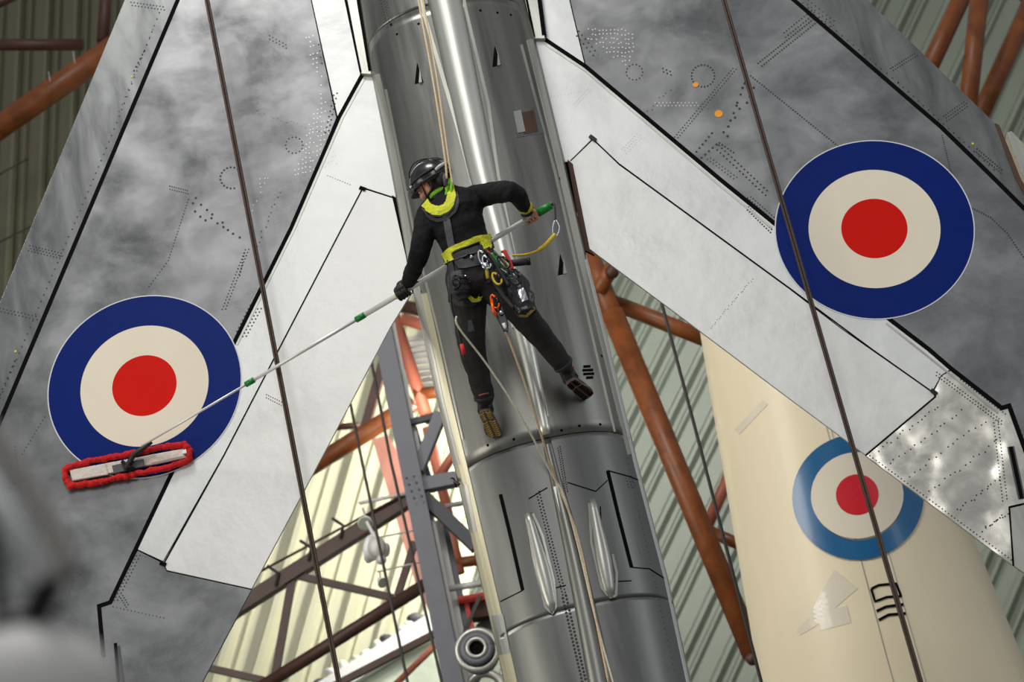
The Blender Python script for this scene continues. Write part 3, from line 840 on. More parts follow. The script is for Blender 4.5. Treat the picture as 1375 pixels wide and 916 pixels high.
for x, y in ((796, 186), (1254, 527)): strip([(x - 4, y - 3), (x + 4, y + 3)], 5, wr, 'darkmetal', .012, 'hinge_block')
# the slots between flaps and fuselage and the strips along the forward root
prism('root_slot', [(526, 262), (533, 266), (553, 345), (560, 392), (553, 392), (545, 345)], YS - .004, .03, M['gap'], wl)
prism('root_slot', [(762, 214), (769, 220), (792, 335), (798, 342), (784, 335)], YS - .004, .03, M['brown'], wr)
for poly, w in (([(462, -20), (484, -20), (499, 100), (485, 99)], wl), ([(700, -20), (722, -20), (732, 52), (716, 52)], wr)):
    prism('root_strip', poly, YS - .03, .05, M['fair'], w, 0, .004)
strip([(460, -20), (485, 99)], 3, wl, 'black', .036); strip([(478, -20), (498, 98)], 5, wl, 'gap', .034); strip([(722, -20), (731, 50)], 6, wr, 'gap', .034); strip([(703, -20), (718, 53)], 3, wr, 'black', .036)

def roundel(cx, cy, w, R=131):
    c = P(cx, cy, YS); r = R / FPX * depth_of(c)
    for nm, a, b, mm, lf in (('roundel_outline', r * 1.012, r * .98, 'pale', .0026), ('roundel_blue_ring', r, r * .667, 'blue', .0032), ('roundel_white_ring', r * .668, r * .33, 'cream', .0032), ('roundel_red_disc', r * .335, 0, 'red', .0036)):
        v, f = disc_geo(c, a, YS - lf, YS + .001, 96, b); mk(nm, v, f, M[mm], w)
roundel(194, 518, wl); roundel(1174, 307, wr, 131.5)

# ---- rivets
mb = MB()
dots_on(mb, ((214, 17), (150, 182)), 20, 1.15); dots_on(mb, ((150, 182), (97, 308)), 16, 1.15); dots_on(mb, ((92, 318), (0, 535)), 26, 1.15); dots_on(mb, ((205, 40), (160, 150)), 12, .9)
dots_on(mb, ((176, 3), (219, 9)), 11, 1.1, rows=2); dots_on(mb, ((40, 330), (82, 340)), 11, 1.1, rows=3, dy=3.5); dots_on(mb, ((0, 414), (48, 425)), 11, 1.1, rows=2)
dots_on(mb, ((180, 95), (194, 68)), 6, 1.5); dots_on(mb, ((20, 485), (0, 530)), 7, 1.5)
ring_dots(mb, 311, 239, 15, 19, 1.6, (2, 3)); ring_dots(mb, 395, 195, 11.5, 14, 1.2)
dots_on(mb, ((253, 268), (226, 350)), 22, 1.0); dots_on(mb, ((226, 350), (200, 385)), 10, 1.0); dots_on(mb, ((170, 440), (160, 480)), 8, .9)
for x, y in ((259, 273), (263, 266), (269, 291), (276, 296), (278, 282), (284, 293), (270, 275), (292, 300), (300, 305), (306, 309), (313, 314), (322, 319), (299, 299), (285, 288), (262, 284)): dot(mb, x, y, 1.9)
dots_on(mb, ((334, 335), (303, 415)), 20, 1.1, rows=2, dy=4); dots_on(mb, ((328, 340), (322, 370)), 8, 1.2); dots_on(mb, ((228, 250), (252, 256)), 9, 1.0, rows=2)
dots_on(mb, ((345, 330), (375, 260)), 12, 1.0, jit=2); dots_on(mb, ((318, 445), (336, 410)), 8, 1.2); dots_on(mb, ((326, 452), (346, 415)), 9, 1.2, rows=2)
dots_on(mb, ((437, 178), (448, 128)), 8, 1.3, rows=2); dots_on(mb, ((362, 48), (384, 60)), 6, 1.0, rows=2); dots_on(mb, ((428, 60), (432, 85)), 4, 1.2)
dots_on(mb, ((188, 746), (158, 806)), 14, 1.1, rows=2); dots_on(mb, ((165, 800), (172, 812)), 5, 1.0, rows=2); dots_on(mb, ((152, 815), (220, 830)), 15, .8)
dots_on(mb, ((20, 600), (28, 660)), 14, 1.0); dots_on(mb, ((60, 560), (30, 610)), 12, .9); dots_on(mb, ((345, 150), (440, 180)), 18, .6, jit=2)
dots_on(mb, ((440, 236), (470, 248)), 10, .7); dots_on(mb, ((358, 530), (378, 540)), 8, .8, rows=2)
mb.build('rivet_row', M['rivet'], wl)['kind'] = 'stuff'
mb = MB(); rg = random.Random(8)
for i in range(14):
    for j in range(30):
        x = 396 + i * 5 + j * .0 + rg.uniform(-1, 1); y = 55 + j * 6.2 - i * 1.3 + rg.uniform(-1, 1)
        if x < 425 + (y - 60) * .17 and x > 432 - abs(y - 120) * .35 and rg.random() < .8: dot(mb, x, y, 1.1)
for i in range(15):
    for j in range(22):
        x = 330 + i * 5 + rg.uniform(-1, 1); y = 240 + j * 6 + rg.uniform(-1, 1)
        if 400 - (y - 180) * .47 > x + 12 > 360 - (y - 240) * .25 and rg.random() < .8: dot(mb, x, y, .9)
mb.build('rivet_field', M['rivet_pale'], wl)['kind'] = 'stuff'
mb = MB()
ring_dots(mb, 852, 97, 11, 14, 1.2); ring_dots(mb, 944, 102, 15.5, 22, 1.4)
dots_on(mb, ((777, 42), (799, 68)), 6, 1.4, rows=2, dy=6); dots_on(mb, ((890, 92), (900, 96)), 3, 1.3, rows=2)
dots_on(mb, ((906, 184), (984, 92)), 30, 1.05, rows=2, dy=4)
for x, y in ((997, 118), (994.5, 127), (990, 138), (989, 142), (985, 152), (981, 162), (978, 170), (971.6, 177.6), (977, 183), (993, 146), (987, 158), (1003, 138), (1000, 112), (1007, 130), (1012, 118)): dot(mb, x, y, 2.0)
dots_on(mb, ((931, 209), (956, 179)), 7, 1.7, rows=1); dots_on(mb, ((942, 212), (962, 194)), 5, 1.7)
dots_on(mb, ((965, 195), (1030, 256)), 16, 1.4, rows=2, dy=6); dots_on(mb, ((966, 192), (985, 205)), 6, 1.4)
dots_on(mb, ((1008, 102), (1125, 196)), 40, 1.25); dots_on(mb, ((1018, 85), (1092, 26)), 26, 1.3, rows=2, dy=6); dots_on(mb, ((1055, 50), (1092, 20)), 12, 1.2, rows=2, dy=-6)
dots_on(mb, ((1078, 4), (1206, 111)), 18, 1.1); dots_on(mb, ((1206, 111), (1335, 228)), 20, 1.2); dots_on(mb, ((1085, 0), (1120, 28)), 8, 1, rows=3, dy=5)
dots_on(mb, ((1196, 92), (1228, 72)), 12, 1.1, rows=2); dots_on(mb, ((1267, 156), (1294, 137)), 10, 1.1, rows=3, dy=4); dots_on(mb, ((1312, 200), (1345, 228)), 12, 1.3, rows=2, dy=4)
dots_on(mb, ((1306, 280), (1330, 292)), 9, 1.2); dots_on(mb, ((1330, 292), (1352, 313)), 9, 1.2); dots_on(mb, ((1352, 313), (1374, 345)), 11, 1.2)
dots_on(mb, ((1265, 182), (1277, 232)), 18, 1.0); dots_on(mb, ((1004, 266), (1038, 296)), 12, 1.1, rows=2, dy=-4); dots_on(mb, ((1005, 278), (1036, 308)), 12, 1.2, rows=2, dy=4)
dots_on(mb, ((950, 214), (985, 240)), 10, 1.0, rows=2, dy=-4); dots_on(mb, ((900, 120), (870, 150)), 8, .9, jit=2)
dots_on(mb, ((955, 440), (1010, 375)), 26, .6, jit=1); dots_on(mb, ((1258, 500), (1345, 565)), 26, 1.0, rows=2, dy=4); dots_on(mb, ((1290, 510), (1350, 556)), 18, 1.0)
for a, b in (((1180, 605), (1260, 545)), ((1195, 622), (1290, 552)), ((1220, 640), (1325, 565)), ((1250, 660), (1340, 590)), ((1285, 686), (1345, 640)), ((1320, 712), (1352, 690))):
    dots_on(mb, (a, b), 15, 1.1, jit=2.5)
dots_on(mb, ((1168, 612), (1358, 752)), 46, 1.0); dots_on(mb, ((1340, 565), (1352, 670)), 24, 1.0, rows=2, dy=6); dots_on(mb, ((1363, 560), (1375, 590)), 6, 1.1)
mb.build('rivet_row', M['rivet'], wr)['kind'] = 'stuff'
mb = MB()
for i in range(22):
    for j in range(16):
        x = 790 + i * 5 + rg.uniform(-1.2, 1.2); y = 40 + j * 6 + rg.uniform(-1.2, 1.2)
        if y < 40 + (x - 770) * .72 and (x - 815) ** 2 + (y - 60) ** 2 < 1500 and rg.random() < .8: dot(mb, x, y, 1.1)
dots_on(mb, ((880, 138), (935, 138)), 12, .9, rows=2); dots_on(mb, ((740, 130), (790, 120)), 12, .8); dots_on(mb, ((770, 140), (790, 118)), 10, .8, rows=2); dots_on(mb, ((835, 200), (855, 180)), 8, .9, rows=3)
mb.build('rivet_field', M['rivet_pale'], wr)['kind'] = 'stuff'
for x, y, r in ((965, 153, 5.6), (934, 114, 4)):
    mb = MB(); v, f = disc_geo(P(x, y, YS), r / 215, YS - .0035, YS, 16); mb.add(v, f); mb.build('orange_mark', M['orange'], wr)
for x, y, w in ((177, 103, wl), (1306, 193, wr), (21, 472, wl)):
    mb = MB(); v, f = disc_geo(P(x, y, YS), 1.6 / 215, YS - .003, YS, 8); mb.add(v, f); mb.build('yellow_mark', M['hi'], w)

# ---- suspension cables in front of the wings
for (x0, x1), lab in (((278, 455), 'double dark steel cable hanging in front of the left wing'), ((972, 1236), 'double dark steel cable hanging in front of the right wing and its roundel')):
    a, b = P(x0, 0, 13.25), P(x1, 916, 13.25); d = b - a
    t = thing('suspension_cable', b + d * .05, lab, 'cable')
    for s in (-1, 1):
        o = V((s * 1.75 / 218, 0, 0))
        tube('cable_strand', [a - d * 1.2 + o, a + o, b + o, b + d * .3 + o], 1.75 / 218, M['cable'], t, 8)

# ------------------------------------------------------------------ the rope worker
def solid(mb, voxel, smooth_it, name):
    """several overlapping shapes grown into ONE continuous surface"""
    me = bpy.data.meshes.new('grow'); me.from_pydata([tuple(v) for v in mb.v], [], mb.f); me.update()
    bm = bmesh.new(); bm.from_mesh(me); bmesh.ops.recalc_face_normals(bm, faces=bm.faces); bm.to_mesh(me); bm.free()
    o = bpy.data.objects.new('grow', me); COL.objects.link(o)
    r = o.modifiers.new('r', 'REMESH'); r.mode = 'VOXEL'; r.voxel_size = voxel
    s = o.modifiers.new('s', 'SMOOTH'); s.factor = .5; s.iterations = smooth_it
    dg = bpy.context.evaluated_depsgraph_get()
    out = bpy.data.meshes.new_from_object(o.evaluated_get(dg)); out.name = name
    bpy.data.objects.remove(o); bpy.data.meshes.remove(me)
    return out

def limb(mb, pts, rs, n=14, k=4):
    pts = [V(p) for p in pts]; sp = smooth_path(pts, k); rr = []
    for i in range(len(rs) - 1):
        for j in range(k): rr.append(rs[i] + (rs[i + 1] - rs[i]) * j / k)
    rr.append(rs[-1]); mb.tube(sp, rr, n)
    mb.ball(sp[0], rs[0]); mb.ball(sp[-1], rs[-1])

def trunk(mb, rings, side, n=24):
    """stacked oval rings: (centre, half width, half depth)"""
    vs = []; fs = []
    for i, (c, rx, ry) in enumerate(rings):
        t = (rings[min(i + 1, len(rings) - 1)][0] - rings[max(i - 1, 0)][0]).normalized()
        x = (side - t * side.dot(t)).normalized(); y = t.cross(x)
        for k in range(n):
            a = 2 * math.pi * k / n; vs.append(c + x * rx * math.cos(a) + y * ry * math.sin(a))
    for i in range(len(rings) - 1):
        for k in range(n): fs.append((i * n + k, i * n + (k + 1) % n, (i + 1) * n + (k + 1) % n, (i + 1) * n + k))
    fs.append(tuple(range(n))[::-1]); fs.append(tuple(range((len(rings) - 1) * n, len(rings) * n)))
    mb.add(vs, fs)

YP = 12.55
SIDE = V((1, -.12, .12)).normalized()
J = dict(hipL=P(622, 378, 12.60), hipR=P(664, 380, 12.58), kneeL=P(632, 455, 12.74), kneeR=P(712, 434, 12.70),
         ankL=P(652, 545, 13.072), ankR=P(764, 502, 13.098),
         shL=P(574, 289, 12.58), elL=P(565, 336, 12.55), wrL=P(549, 377, 12.86),
         shR=P(648, 262, 12.52), elR=P(688, 258, 12.34), wrR=P(704, 277, 12.52),
         neck=P(597, 267, 12.55), head=P(582, 249, 12.55))
# pole of the mop: from the right hand's end to the wing
PA, PB = P(741, 275, 12.56), P(178, 606, 13.58)
def pole_at(px):
    lo, hi = 0., 1.
    for _ in range(40):
        m = (lo + hi) / 2; p = PA.lerp(PB, m) - CAM; x = 687.5 + FPX * p.dot(RT) / p.dot(FW)
        if x > px: lo = m
        else: hi = m
    return PA.lerp(PB, lo)
PAX = (PB - PA).normalized()

def hand_parts(mb, grip, back, wrist, r_pole, flip, finger_mb=None, span=.0205):
    """palm, four curled fingers and a thumb closed round the pole at grip; back = direction from pole to the back of the hand"""
    a = PAX * flip; b = (back - a * back.dot(a)).normalized(); c = a.cross(b)   # c: where the fingers start to curl
    fm = finger_mb or mb
    palm = grip + b * (r_pole + .014) - c * .012
    m = Matrix((a, c, b)).transposed()
    mb.ball(palm, .043, .040, .017, m)
    mb.ball(palm - c * .028, .034, .028, .018, m)
    limb(mb, [palm - c * .03, (palm - c * .03).lerp(wrist, .55), wrist], [.027, .027, .029], 12)
    R = r_pole + .0085
    for i, (off, ext) in enumerate(((-1.5, 232), (-.5, 250), (.5, 244), (1.5, 214))):
        o = a * (off * span); rr = (.0086, .0092, .0088, .0076)[i]
        pts = [palm + o + c * .02]
        for q in (38, 78, 118, 165, 205, ext):
            an = math.radians(q); pts.append(grip + o + (b * math.cos(an) + c * math.sin(an)) * (R + (.004 if q in (78, 165) else 0)))
        limb(fm, pts, [rr * 1.12, rr * 1.1, rr * 1.12, rr, rr * 1.02, rr * .94, rr * .82], 8, 3)
    o = -a * (2.0 * span)
    pts = [palm - c * .02 + o * .55, palm - c * .034 + o * .95 - b * .012, grip + o * 1.05 - c * (R + .004), grip + o * .8 - b * (R + .001) - c * .004, grip + o * .62 - b * (R) + c * .008]
    limb(fm, pts, [.014, .0125, .0105, .0102, .0085], 8, 3)

man = thing('person', P(630, 380, 12.6), 'rope worker in black clothes and helmet hanging against the fuselage with a long mop', 'person')
# body: torso, limbs, neck and head, grown into one surface
tor = [(P(637, 388, 12.6), .13, .10), (P(635, 368, 12.59), .155, .115), (P(627, 336, 12.57), .125, .10), (P(618, 310, 12.54), .135, .108), (P(611, 288, 12.53), .155, .11), (P(605, 272, 12.54), .15, .09), (P(599, 263, 12.55), .07, .065)]
mb = MB(); trunk(mb, tor, SIDE)
limb(mb, [J['hipL'], P(631, 412, 12.66), J['kneeL'], P(642, 500, 12.86), J['ankL']], [.078, .07, .054, .046, .036]); limb(mb, [J['hipR'], P(690, 408, 12.63), J['kneeR'], P(735, 463, 12.84), J['ankR']], [.078, .07, .054, .046, .036])
limb(mb, [P(590, 285, 12.56), J['shL'], J['elL'], J['wrL']], [.07, .056, .042, .029]); limb(mb, [P(628, 270, 12.54), J['shR'], J['elR'], J['wrR']], [.07, .056, .042, .029])
F = V((-.80, .58, -.10)).normalized(); Uh = V((-.10, -.36, 1.0)); Uh = (Uh - F * Uh.dot(F)).normalized(); Sh = F.cross(Uh)
H = J['head']
def hp(f, s, u): return H + F * f + Sh * s + Uh * u
HM = Matrix((F, Sh, Uh)).transposed()
limb(mb, [J['neck'] - V((0, 0, .03)), hp(-.02, 0, -.09), hp(-.01, 0, -.03)], [.062, .058, .06])
mb.ball(hp(-.005, 0, .03), .098, .076, .098, HM, 20, 14); mb.ball(hp(.032, 0, -.048), .062, .056, .066, HM, 16, 12)
mb.ball(hp(.066, 0, -.088), .026, .03, .02, HM)                      # chin
mb.ball(hp(.083, 0, .025), .02, .056, .014, HM)                      # brow
limb(mb, [hp(.086, 0, .012), hp(.105, 0, -.018), hp(.098, 0, -.026)], [.009, .013, .011], 8)
for s in (-1, 1):
    mb.ball(hp(.062, s * .045, -.025), .03, .026, .026, HM); mb.ball(hp(-.002, s * .074, -.012), .02, .011, .034, HM)
mb.ball(hp(.089, 0, -.052), .010, .024, .006, HM); mb.ball(hp(.086, 0, -.064), .010, .02, .006, HM)
body = solid(mb, .0058, 2, 'body')
# the two hands, finer, joined into the body where the wrists meet
gL, gR = pole_at(541), pole_at(713)
mbL = MB(); hand_parts(mbL, gL, V((-.15, -.6, .75)), J['wrL'], .0155, -1)
mbR = MB(); fR = MB(); hand_parts(mbR, gR, V((-.05, -.25, .95)), J['wrR'], .0175, 1, fR)
for h in (mbL, mbR, fR):
    hm = solid(h, .0030, 2, 'hand'); bm = bmesh.new(); bm.from_mesh(body); bm.from_mesh(hm); bm.to_mesh(body); bm.free(); bpy.data.meshes.remove(hm)
bd = link('body', body, M['skin'], man, True)
for s in (-1, 1):
    e = MB().ball(hp(.084, s * .030, .008), .0125, nu=14, nv=10).build('eye', M['lampwhite'], bd, True)
    MB().ball(hp(.0925, s * .030, .008), .0058, nu=10, nv=8).build('iris', M['hair'], bd, True)
# beard and hair
mb = MB(); mb.ball(hp(.036, 0, -.060), .061, .060, .060, HM, 16, 12); mb.ball(hp(.072, 0, -.092), .028, .034, .026, HM)
link('beard', solid(mb, .005, 1, 'beard'), M['hair'], man, True)
mb = MB(); mb.ball(hp(-.028, 0, .005), .082, .079, .075, HM, 16, 12); link('hair', solid(mb, .006, 1, 'hair'), M['hair'], man, True)

# clothes
rg = random.Random(4)
def rough_up(me, amp, freq):
    from mathutils import noise
    no = [v.normal.copy() for v in me.vertices]
    for v, d in zip(me.vertices, no):
        v.co += d * ((noise.noise(v.co * freq) + .5 * noise.noise(v.co * freq * 2.3)) * amp)
def swell(me, d):
    no = [v.normal.copy() for v in me.vertices]
    for v, n in zip(me.vertices, no): v.co += n * d
jr = [(P(636, 366, 12.59), .150, .125), (P(634, 352, 12.58), .148, .122), (P(628, 336, 12.57), .140, .116), (P(618, 310, 12.54), .152, .124), (P(611, 288, 12.53), .172, .126), (P(606, 273, 12.54), .165, .106), (P(600, 263, 12.55), .085, .08), (P(595, 257, 12.55), .07, .07)]
mb = MB(); trunk(mb, jr, SIDE)
limb(mb, [P(592, 284, 12.56), J['shL'], J['elL'], J['wrL']], [.085, .072, .062, .044]); limb(mb, [P(626, 272, 12.54), J['shR'], J['elR'], J['wrR']], [.085, .070, .062, .042])
jk = solid(mb, .008, 3, 'jacket'); rough_up(jk, .006, 14); jacket = link('jacket', jk, M['jacket'], man, True)
mb = MB(); trunk(mb, [(P(640, 398, 12.60), .10, .10), (P(638, 388, 12.60), .165, .135), (P(636, 370, 12.59), .170, .138), (P(634, 352, 12.58), .150, .126)], SIDE)
limb(mb, [P(624, 380, 12.60), P(631, 412, 12.66), J['kneeL'], P(642, 500, 12.86), P(650, 531, 12.96)], [.105, .100, .084, .068, .060])
limb(mb, [P(662, 382, 12.58), P(690, 408, 12.63), J['kneeR'], P(735, 463, 12.84), P(755, 487, 12.95)], [.105, .100, .080, .066, .062])
tj = solid(mb, .008, 3, 'trousers'); rough_up(tj, .007, 11); trousers = link('trousers', tj, M['trouser'], man, True)
bj = bvh_of([jacket]); bt = bvh_of([trousers]); bo = bvh_of([jacket, trousers])
# cuffs, collar and sleeve trims
def band(name, c, ax, r, hgt, m, parent, flat=1):
    ax = ax.normalized(); return tube(name, [c - ax * hgt, c - ax * hgt * .6, c + ax * hgt * .6, c + ax * hgt], [r * .93, r, r, r * .93], m, parent, 18)
dR = (J['wrR'] - J['elR']).normalized(); dL = (J['wrL'] - J['elL']).normalized()
band('cuff_trim', J['wrR'] + dR * .006, dR, .045, .020, M['hi'], jacket)
band('cuff_trim', J['wrL'] + dL * .040, dL, .047, .006, M['hi'], jacket)
for nm, p, q, r in (('trouser_hem', P(643, 505, 12.88), P(650, 533, 12.965), .062), ('trouser_hem', P(740, 470, 12.87), P(756, 489, 12.955), .064)):
    d = (q - p).normalized(); band(nm, q, d, r, .012, M['web'], trousers)
tube('hem_trim', [P(643, 531, 12.89), P(650, 529, 12.88), P(656, 528, 12.9)], .004, M['rust_p'], trousers, 6)
nk = (hp(-.02, 0, -.06) - J['neck']).normalized()
band('neck_gaiter', J['neck'] + nk * .030, nk, .074, .034, M['web'], man); band('collar_trim', J['neck'] + nk * .040 + V((0, -.002, 0)), nk + V((.1, -.15, 0)), .0765, .013, M['lime'], man)
drape('knee_patch', [(631, 430), (633, 445)], (5, 9), bt, .004, M['webgrey'], trousers, None, 3)

# gloves: shells over the palms (the left one covers the fingers too)
mbg = MB(); hand_parts(mbg, gL, V((-.15, -.6, .75)), J['wrL'] + dL * .0, .0185, -1)
gm = solid(mbg, .0034, 1, 'glove'); rough_up(gm, .0006, 60)
swell(gm, .0028)
glL = link('glove', gm, M['glove'], man, True)
mbg = MB(); hand_parts(mbg, gR, V((-.05, -.25, .95)), J['wrR'], .0180, 1, MB())
gm = solid(mbg, .0034, 1, 'glove')
swell(gm, .0050)
glR = link('glove', gm, M['glove'], man, True); glR['label'] = 'fingerless black glove'
a = PAX; b = V((-.05, -.25, .95)); b = (b - a * b.dot(a)).normalized(); c = a.cross(b)
for off in (-1.5, -.5, .5, 1.5):
    q = [gR + a * off * .0205 + (b * math.cos(t) + c * math.sin(t)) * .0275 for t in (.75, 1.1, 1.5)]
    tube('finger_stall', q, .0115, M['glove'], glR, 8)
tube('glove_piping', [gR + b * .038 - a * .035 + c * .01, gR + b * .042 + c * .012, gR + b * .038 + a * .035 + c * .012], .004, M['yellow'], glR, 6)
tube('glove_tip_trim', [gL - PAX * -.042 + V((0, -.03, .012)), gL + PAX * .046 + V((0, -.034, -.012)), gL + PAX * .04 + V((0, -.02, -.03))], .007, M['yellow'], glL, 6)

# boots
def boot(ank, f, u, ms, lab):
    f = f.normalized(); u = (u - f * u.dot(f)).normalized(); s = f.cross(u)
    def q(x, y, z): return ank + f * x + s * y + u * z
    vs = []; fs = []; n = 12
    prof = [(-.070, .022, .050), (-.064, .032, .062), (-.03, .037, .074), (.03, .038, .072), (.09, .045, .052), (.14, .046, .040), (.175, .036, .032), (.188, .016, .022)]
    mb = MB()
    for x, hw, hh in prof:
        for k in range(n):
            t = 2 * math.pi * k / n; y = hw * math.cos(t); z = -.075 + (hh * (math.sin(t)) if math.sin(t) > 0 else .012 * math.sin(t))
            vs.append(q(x, y, z))
    for i in range(len(prof) - 1):
        for k in range(n): fs.append((i * n + k, i * n + (k + 1) % n, (i + 1) * n + (k + 1) % n, (i + 1) * n + k))
    fs.append(tuple(range(n))[::-1]); fs.append(tuple(range((len(prof) - 1) * n, len(prof) * n))); mb.add(vs, fs)
    mb.tube([q(-.022, 0, -.05), q(-.018, 0, .0), q(-.015, 0, .045)], [.05, .046, .047], 14)
    bt_ = link('boot', solid(mb, .005, 1, 'boot'), M['boot'], man, True); bt_['label'] = lab
    mb = MB(); vs = []; fs = []
    out = [(-.074, .012), (-.066, .030), (-.03, .038), (.03, .034), (.09, .046), (.14, .048), (.178, .036), (.192, .014)]
    o2 = [(x, w_) for x, w_ in out] + [(x, -w_) for x, w_ in out[::-1]]
    m_ = len(o2); vs = [q(x, y, -.076) for x, y in o2] + [q(x, y, -.094) for x, y in o2]
    fs = [tuple(range(m_)), tuple(range(m_, 2 * m_))[::-1]] + [(i, (i + 1) % m_, m_ + (i + 1) % m_, m_ + i) for i in range(m_)]
    mb.add(vs, fs); so = mb.build('sole', M['soled'], bt_)
    for i, x in enumerate((-.06, -.042, -.024, -.006, .03, .05, .07, .09, .11, .13, .15, .168)):
        hw = .6 * (.034 if x < .03 else .042)
        for sg in (-1, 1):
            MB().tube([q(x - .006, sg * .006, -.095), q(x + .008, sg * hw * .9, -.095), q(x + .002, sg * hw * 1.45, -.095)], .0052, 5).build('tread_lug', M['sole'] if ms == 'sole' else M['gap'], bt_)
    tube('lace_loop', [q(.02, .02, .012), q(-.005, .045, .02), q(-.045, .03, .03)], .006, M['redb'], bt_, 6)
    return bt_
boot(J['ankL'] + V((0, 0, -.005)), V((.10, .93, -.30)), V((.05, .3, .95)), 'sole', 'boot showing its tan patterned sole')
boot(J['ankR'] + V((0, 0, -.005)), V((.36, .92, -.10)), V((-.25, .1, .95)), 'soled', 'boot with a brown sole')
for p, q, in ((P(649, 528, 12.95), J['ankL'] + V((0, .0, -.02))), (P(754, 485, 12.94), J['ankR'])): tube('sock', [p, q], .040, M['glove'], man, 12)

# helmet with brim, rim, headlamp, chin strap and ear guard
mb = MB(); vs = []; fs = []; n = 28; K = 10
HC = hp(-.008, 0, .040)
for j in range(K + 1):
    t = j / K * 1.72
    for k in range(n):
        a = 2 * math.pi * k / n; ca, sa = math.cos(a), math.sin(a)
        rx = .132 + (.010 if ca > 0 else 0) * ca; z = .118 * math.cos(t) - (.018 * (ca < -.2) * j / K)
        vs.append(HC + F * rx * ca * math.sin(min(t, 1.57)) + Sh * .112 * sa * math.sin(min(t, 1.57)) + Uh * z)
for j in range(K):
    for k in range(n): fs.append((j * n + k, j * n + (k + 1) % n, (j + 1) * n + (k + 1) % n, (j + 1) * n + k))
mb.add(vs, fs); hel = mb.build('helmet', M['helmet'], man, True)
md = hel.modifiers.new('shell', 'SOLIDIFY'); md.thickness = .006; md.offset = -1
def ringh(name, z, k, r, m):
    pts = [HC + F * (.133 + (.010 if math.cos(t) > 0 else 0) * math.cos(t)) * k * math.cos(t) + Sh * .113 * k * math.sin(t) + Uh * z for t in [2 * math.pi * i / 28 for i in range(29)]]
    tube(name, pts, r, m, hel, 6)
ringh('rim', -.016, 1.0, .006, M['web'])
mb = MB(); vs = []; 
for i in range(9):
    t = -1.0 + i * .25; d = F * math.cos(t) * .138 + Sh * math.sin(t) * .112
    vs += [HC + d * .97 - Uh * .012, HC + d * (1.0 + .22 * math.cos(t)) - Uh * .030, HC + d * .97 - Uh * .022, HC + d * (1.0 + .22 * math.cos(t)) - Uh * .036]
fs = []
for i in range(8):
    a = 4 * i; fs += [(a, a + 1, a + 5, a + 4), (a + 2, a + 6, a + 7, a + 3), (a + 1, a + 3, a + 7, a + 5)]
mb.add(vs, fs); mb.build('brim', M['web'], hel, True)
for s in (-.5, -.17, .17, .5): tube('ridge', smooth_path([HC + (F * math.cos(t) * .128 + Uh * math.sin(t) * .118 + Sh * s * .13 * math.sin(t)) * (1.02) for t in (.4, .9, 1.5, 2.1, 2.6)], 4), .004, M['web'], hel, 6)
MB().box(HC + F * .148 + Uh * .018 - Sh * .008, F * .016, Sh * .024, Uh * .017).build('headlamp', M['darkmetal'], hel)
MB().ball(HC + F * .165 + Uh * .02 - Sh * .008, .012, .018, .018, HM).build('lamp_lens', M['lampwhite'], hel, True)
ringh('lamp_strap', .022, 1.0, .007, M['web'])
MB().ball(HC + F * .095 - Sh * .088 + Uh * .012, .012, .008, .012, HM).build('strap_clip', M['steel'], hel, True)
for s in (-1, 1):
    tube('chin_strap', smooth_path([HC + Sh * s * .10 + F * .02 - Uh * .015, hp(.03, s * .076, -.03), hp(.055, s * .058, -.085), hp(.068, 0, -.118)], 5), .006, M['web'], hel, 6, .5)
    tube('nape_strap', smooth_path([HC + Sh * s * .10 - F * .05 - Uh * .015, hp(-.03, s * .082, -.03), hp(.03, s * .076, -.05)], 4), .006, M['web'], hel, 6, .5)
MB().ball(hp(-.095, -.04, .0), .042, .036, .048, HM).build('ear_guard', M['web'], hel, True)
tube('guard_arm', smooth_path([P(585, 228, 12.40), P(592, 222, 12.39), P(601, 218, 12.42)], 4), .010, M['palesteel'], hel, 8)

# ---- the harness: pads and webbing lying on the clothes
har = drape('harness', [(599, 288), (601, 300), (605, 322), (608, 336)], 9, bj, .008, M['webgrey'], man); 
def pad(name, pts, wd, m='hi', lift=.012, b=None, across=4): return drape(name, pts, wd, b or bj, lift, M[m], har, None, 2.5, across)
pad('shoulder_pad', [(571, 274), (577, 279), (584, 283), (592, 284), (600, 281), (605, 274), (607, 264), (604, 253)], 11, 'hi', .016)
pad('shoulder_pad_edge', [(568, 276), (576, 284), (584, 289), (592, 290.5), (602, 287), (609, 279), (612, 266)], 3, 'web', .014)
pad('shoulder_strap', [(607, 256), (612, 262), (614, 272), (610, 284), (601, 292)], 6, 'web', .010)
pad('shoulder_strap', [(569, 279), (575, 290), (588, 296), (600, 294)], 5, 'web', .010)
pad('waist_pad', [(598, 343), (610, 334), (625, 328), (640, 322), (656, 319)], 8, 'hi', .018)
pad('waist_pad_end', [(600, 338), (606, 352)], 13, 'hi', .020); pad('waist_pad_end', [(648, 318), (655, 334)], 14, 'hi', .020)
pad('waist_belt', [(597, 352), (612, 346), (630, 339), (660, 330)], 9, 'web', .016, bo)
pad('back_panel', [(613, 342), (620, 356), (640, 352), (648, 336)], 12, 'web', .012, bo)
pad('seat_strap', [(606, 352), (610, 372), (617, 392)], 6, 'web', .012, bo); pad('seat_strap', [(657, 336), (658, 356), (656, 380)], 6, 'web', .012, bo)
pad('leg_loop', [(607, 396), (618, 406), (632, 408), (645, 400)], 9, 'web', .014, bt); pad('leg_loop_pad', [(629, 397), (634, 404), (640, 403), (646, 396)], 5, 'hi', .024, bt)
pad('leg_loop', [(662, 394), (676, 402), (694, 402), (704, 392)], 9, 'web', .014, bt)
for x, y, r in ((617, 371, .014), (626, 372, .010), (631, 379, .008), (634, 347, .012), (604, 350, .008)):
    p, n = hit(bo, x, y); MB().ball(p + n * .016, r, r, r).build('buckle', M['steel'] if r > .009 else M['darkmetal'], har, True)
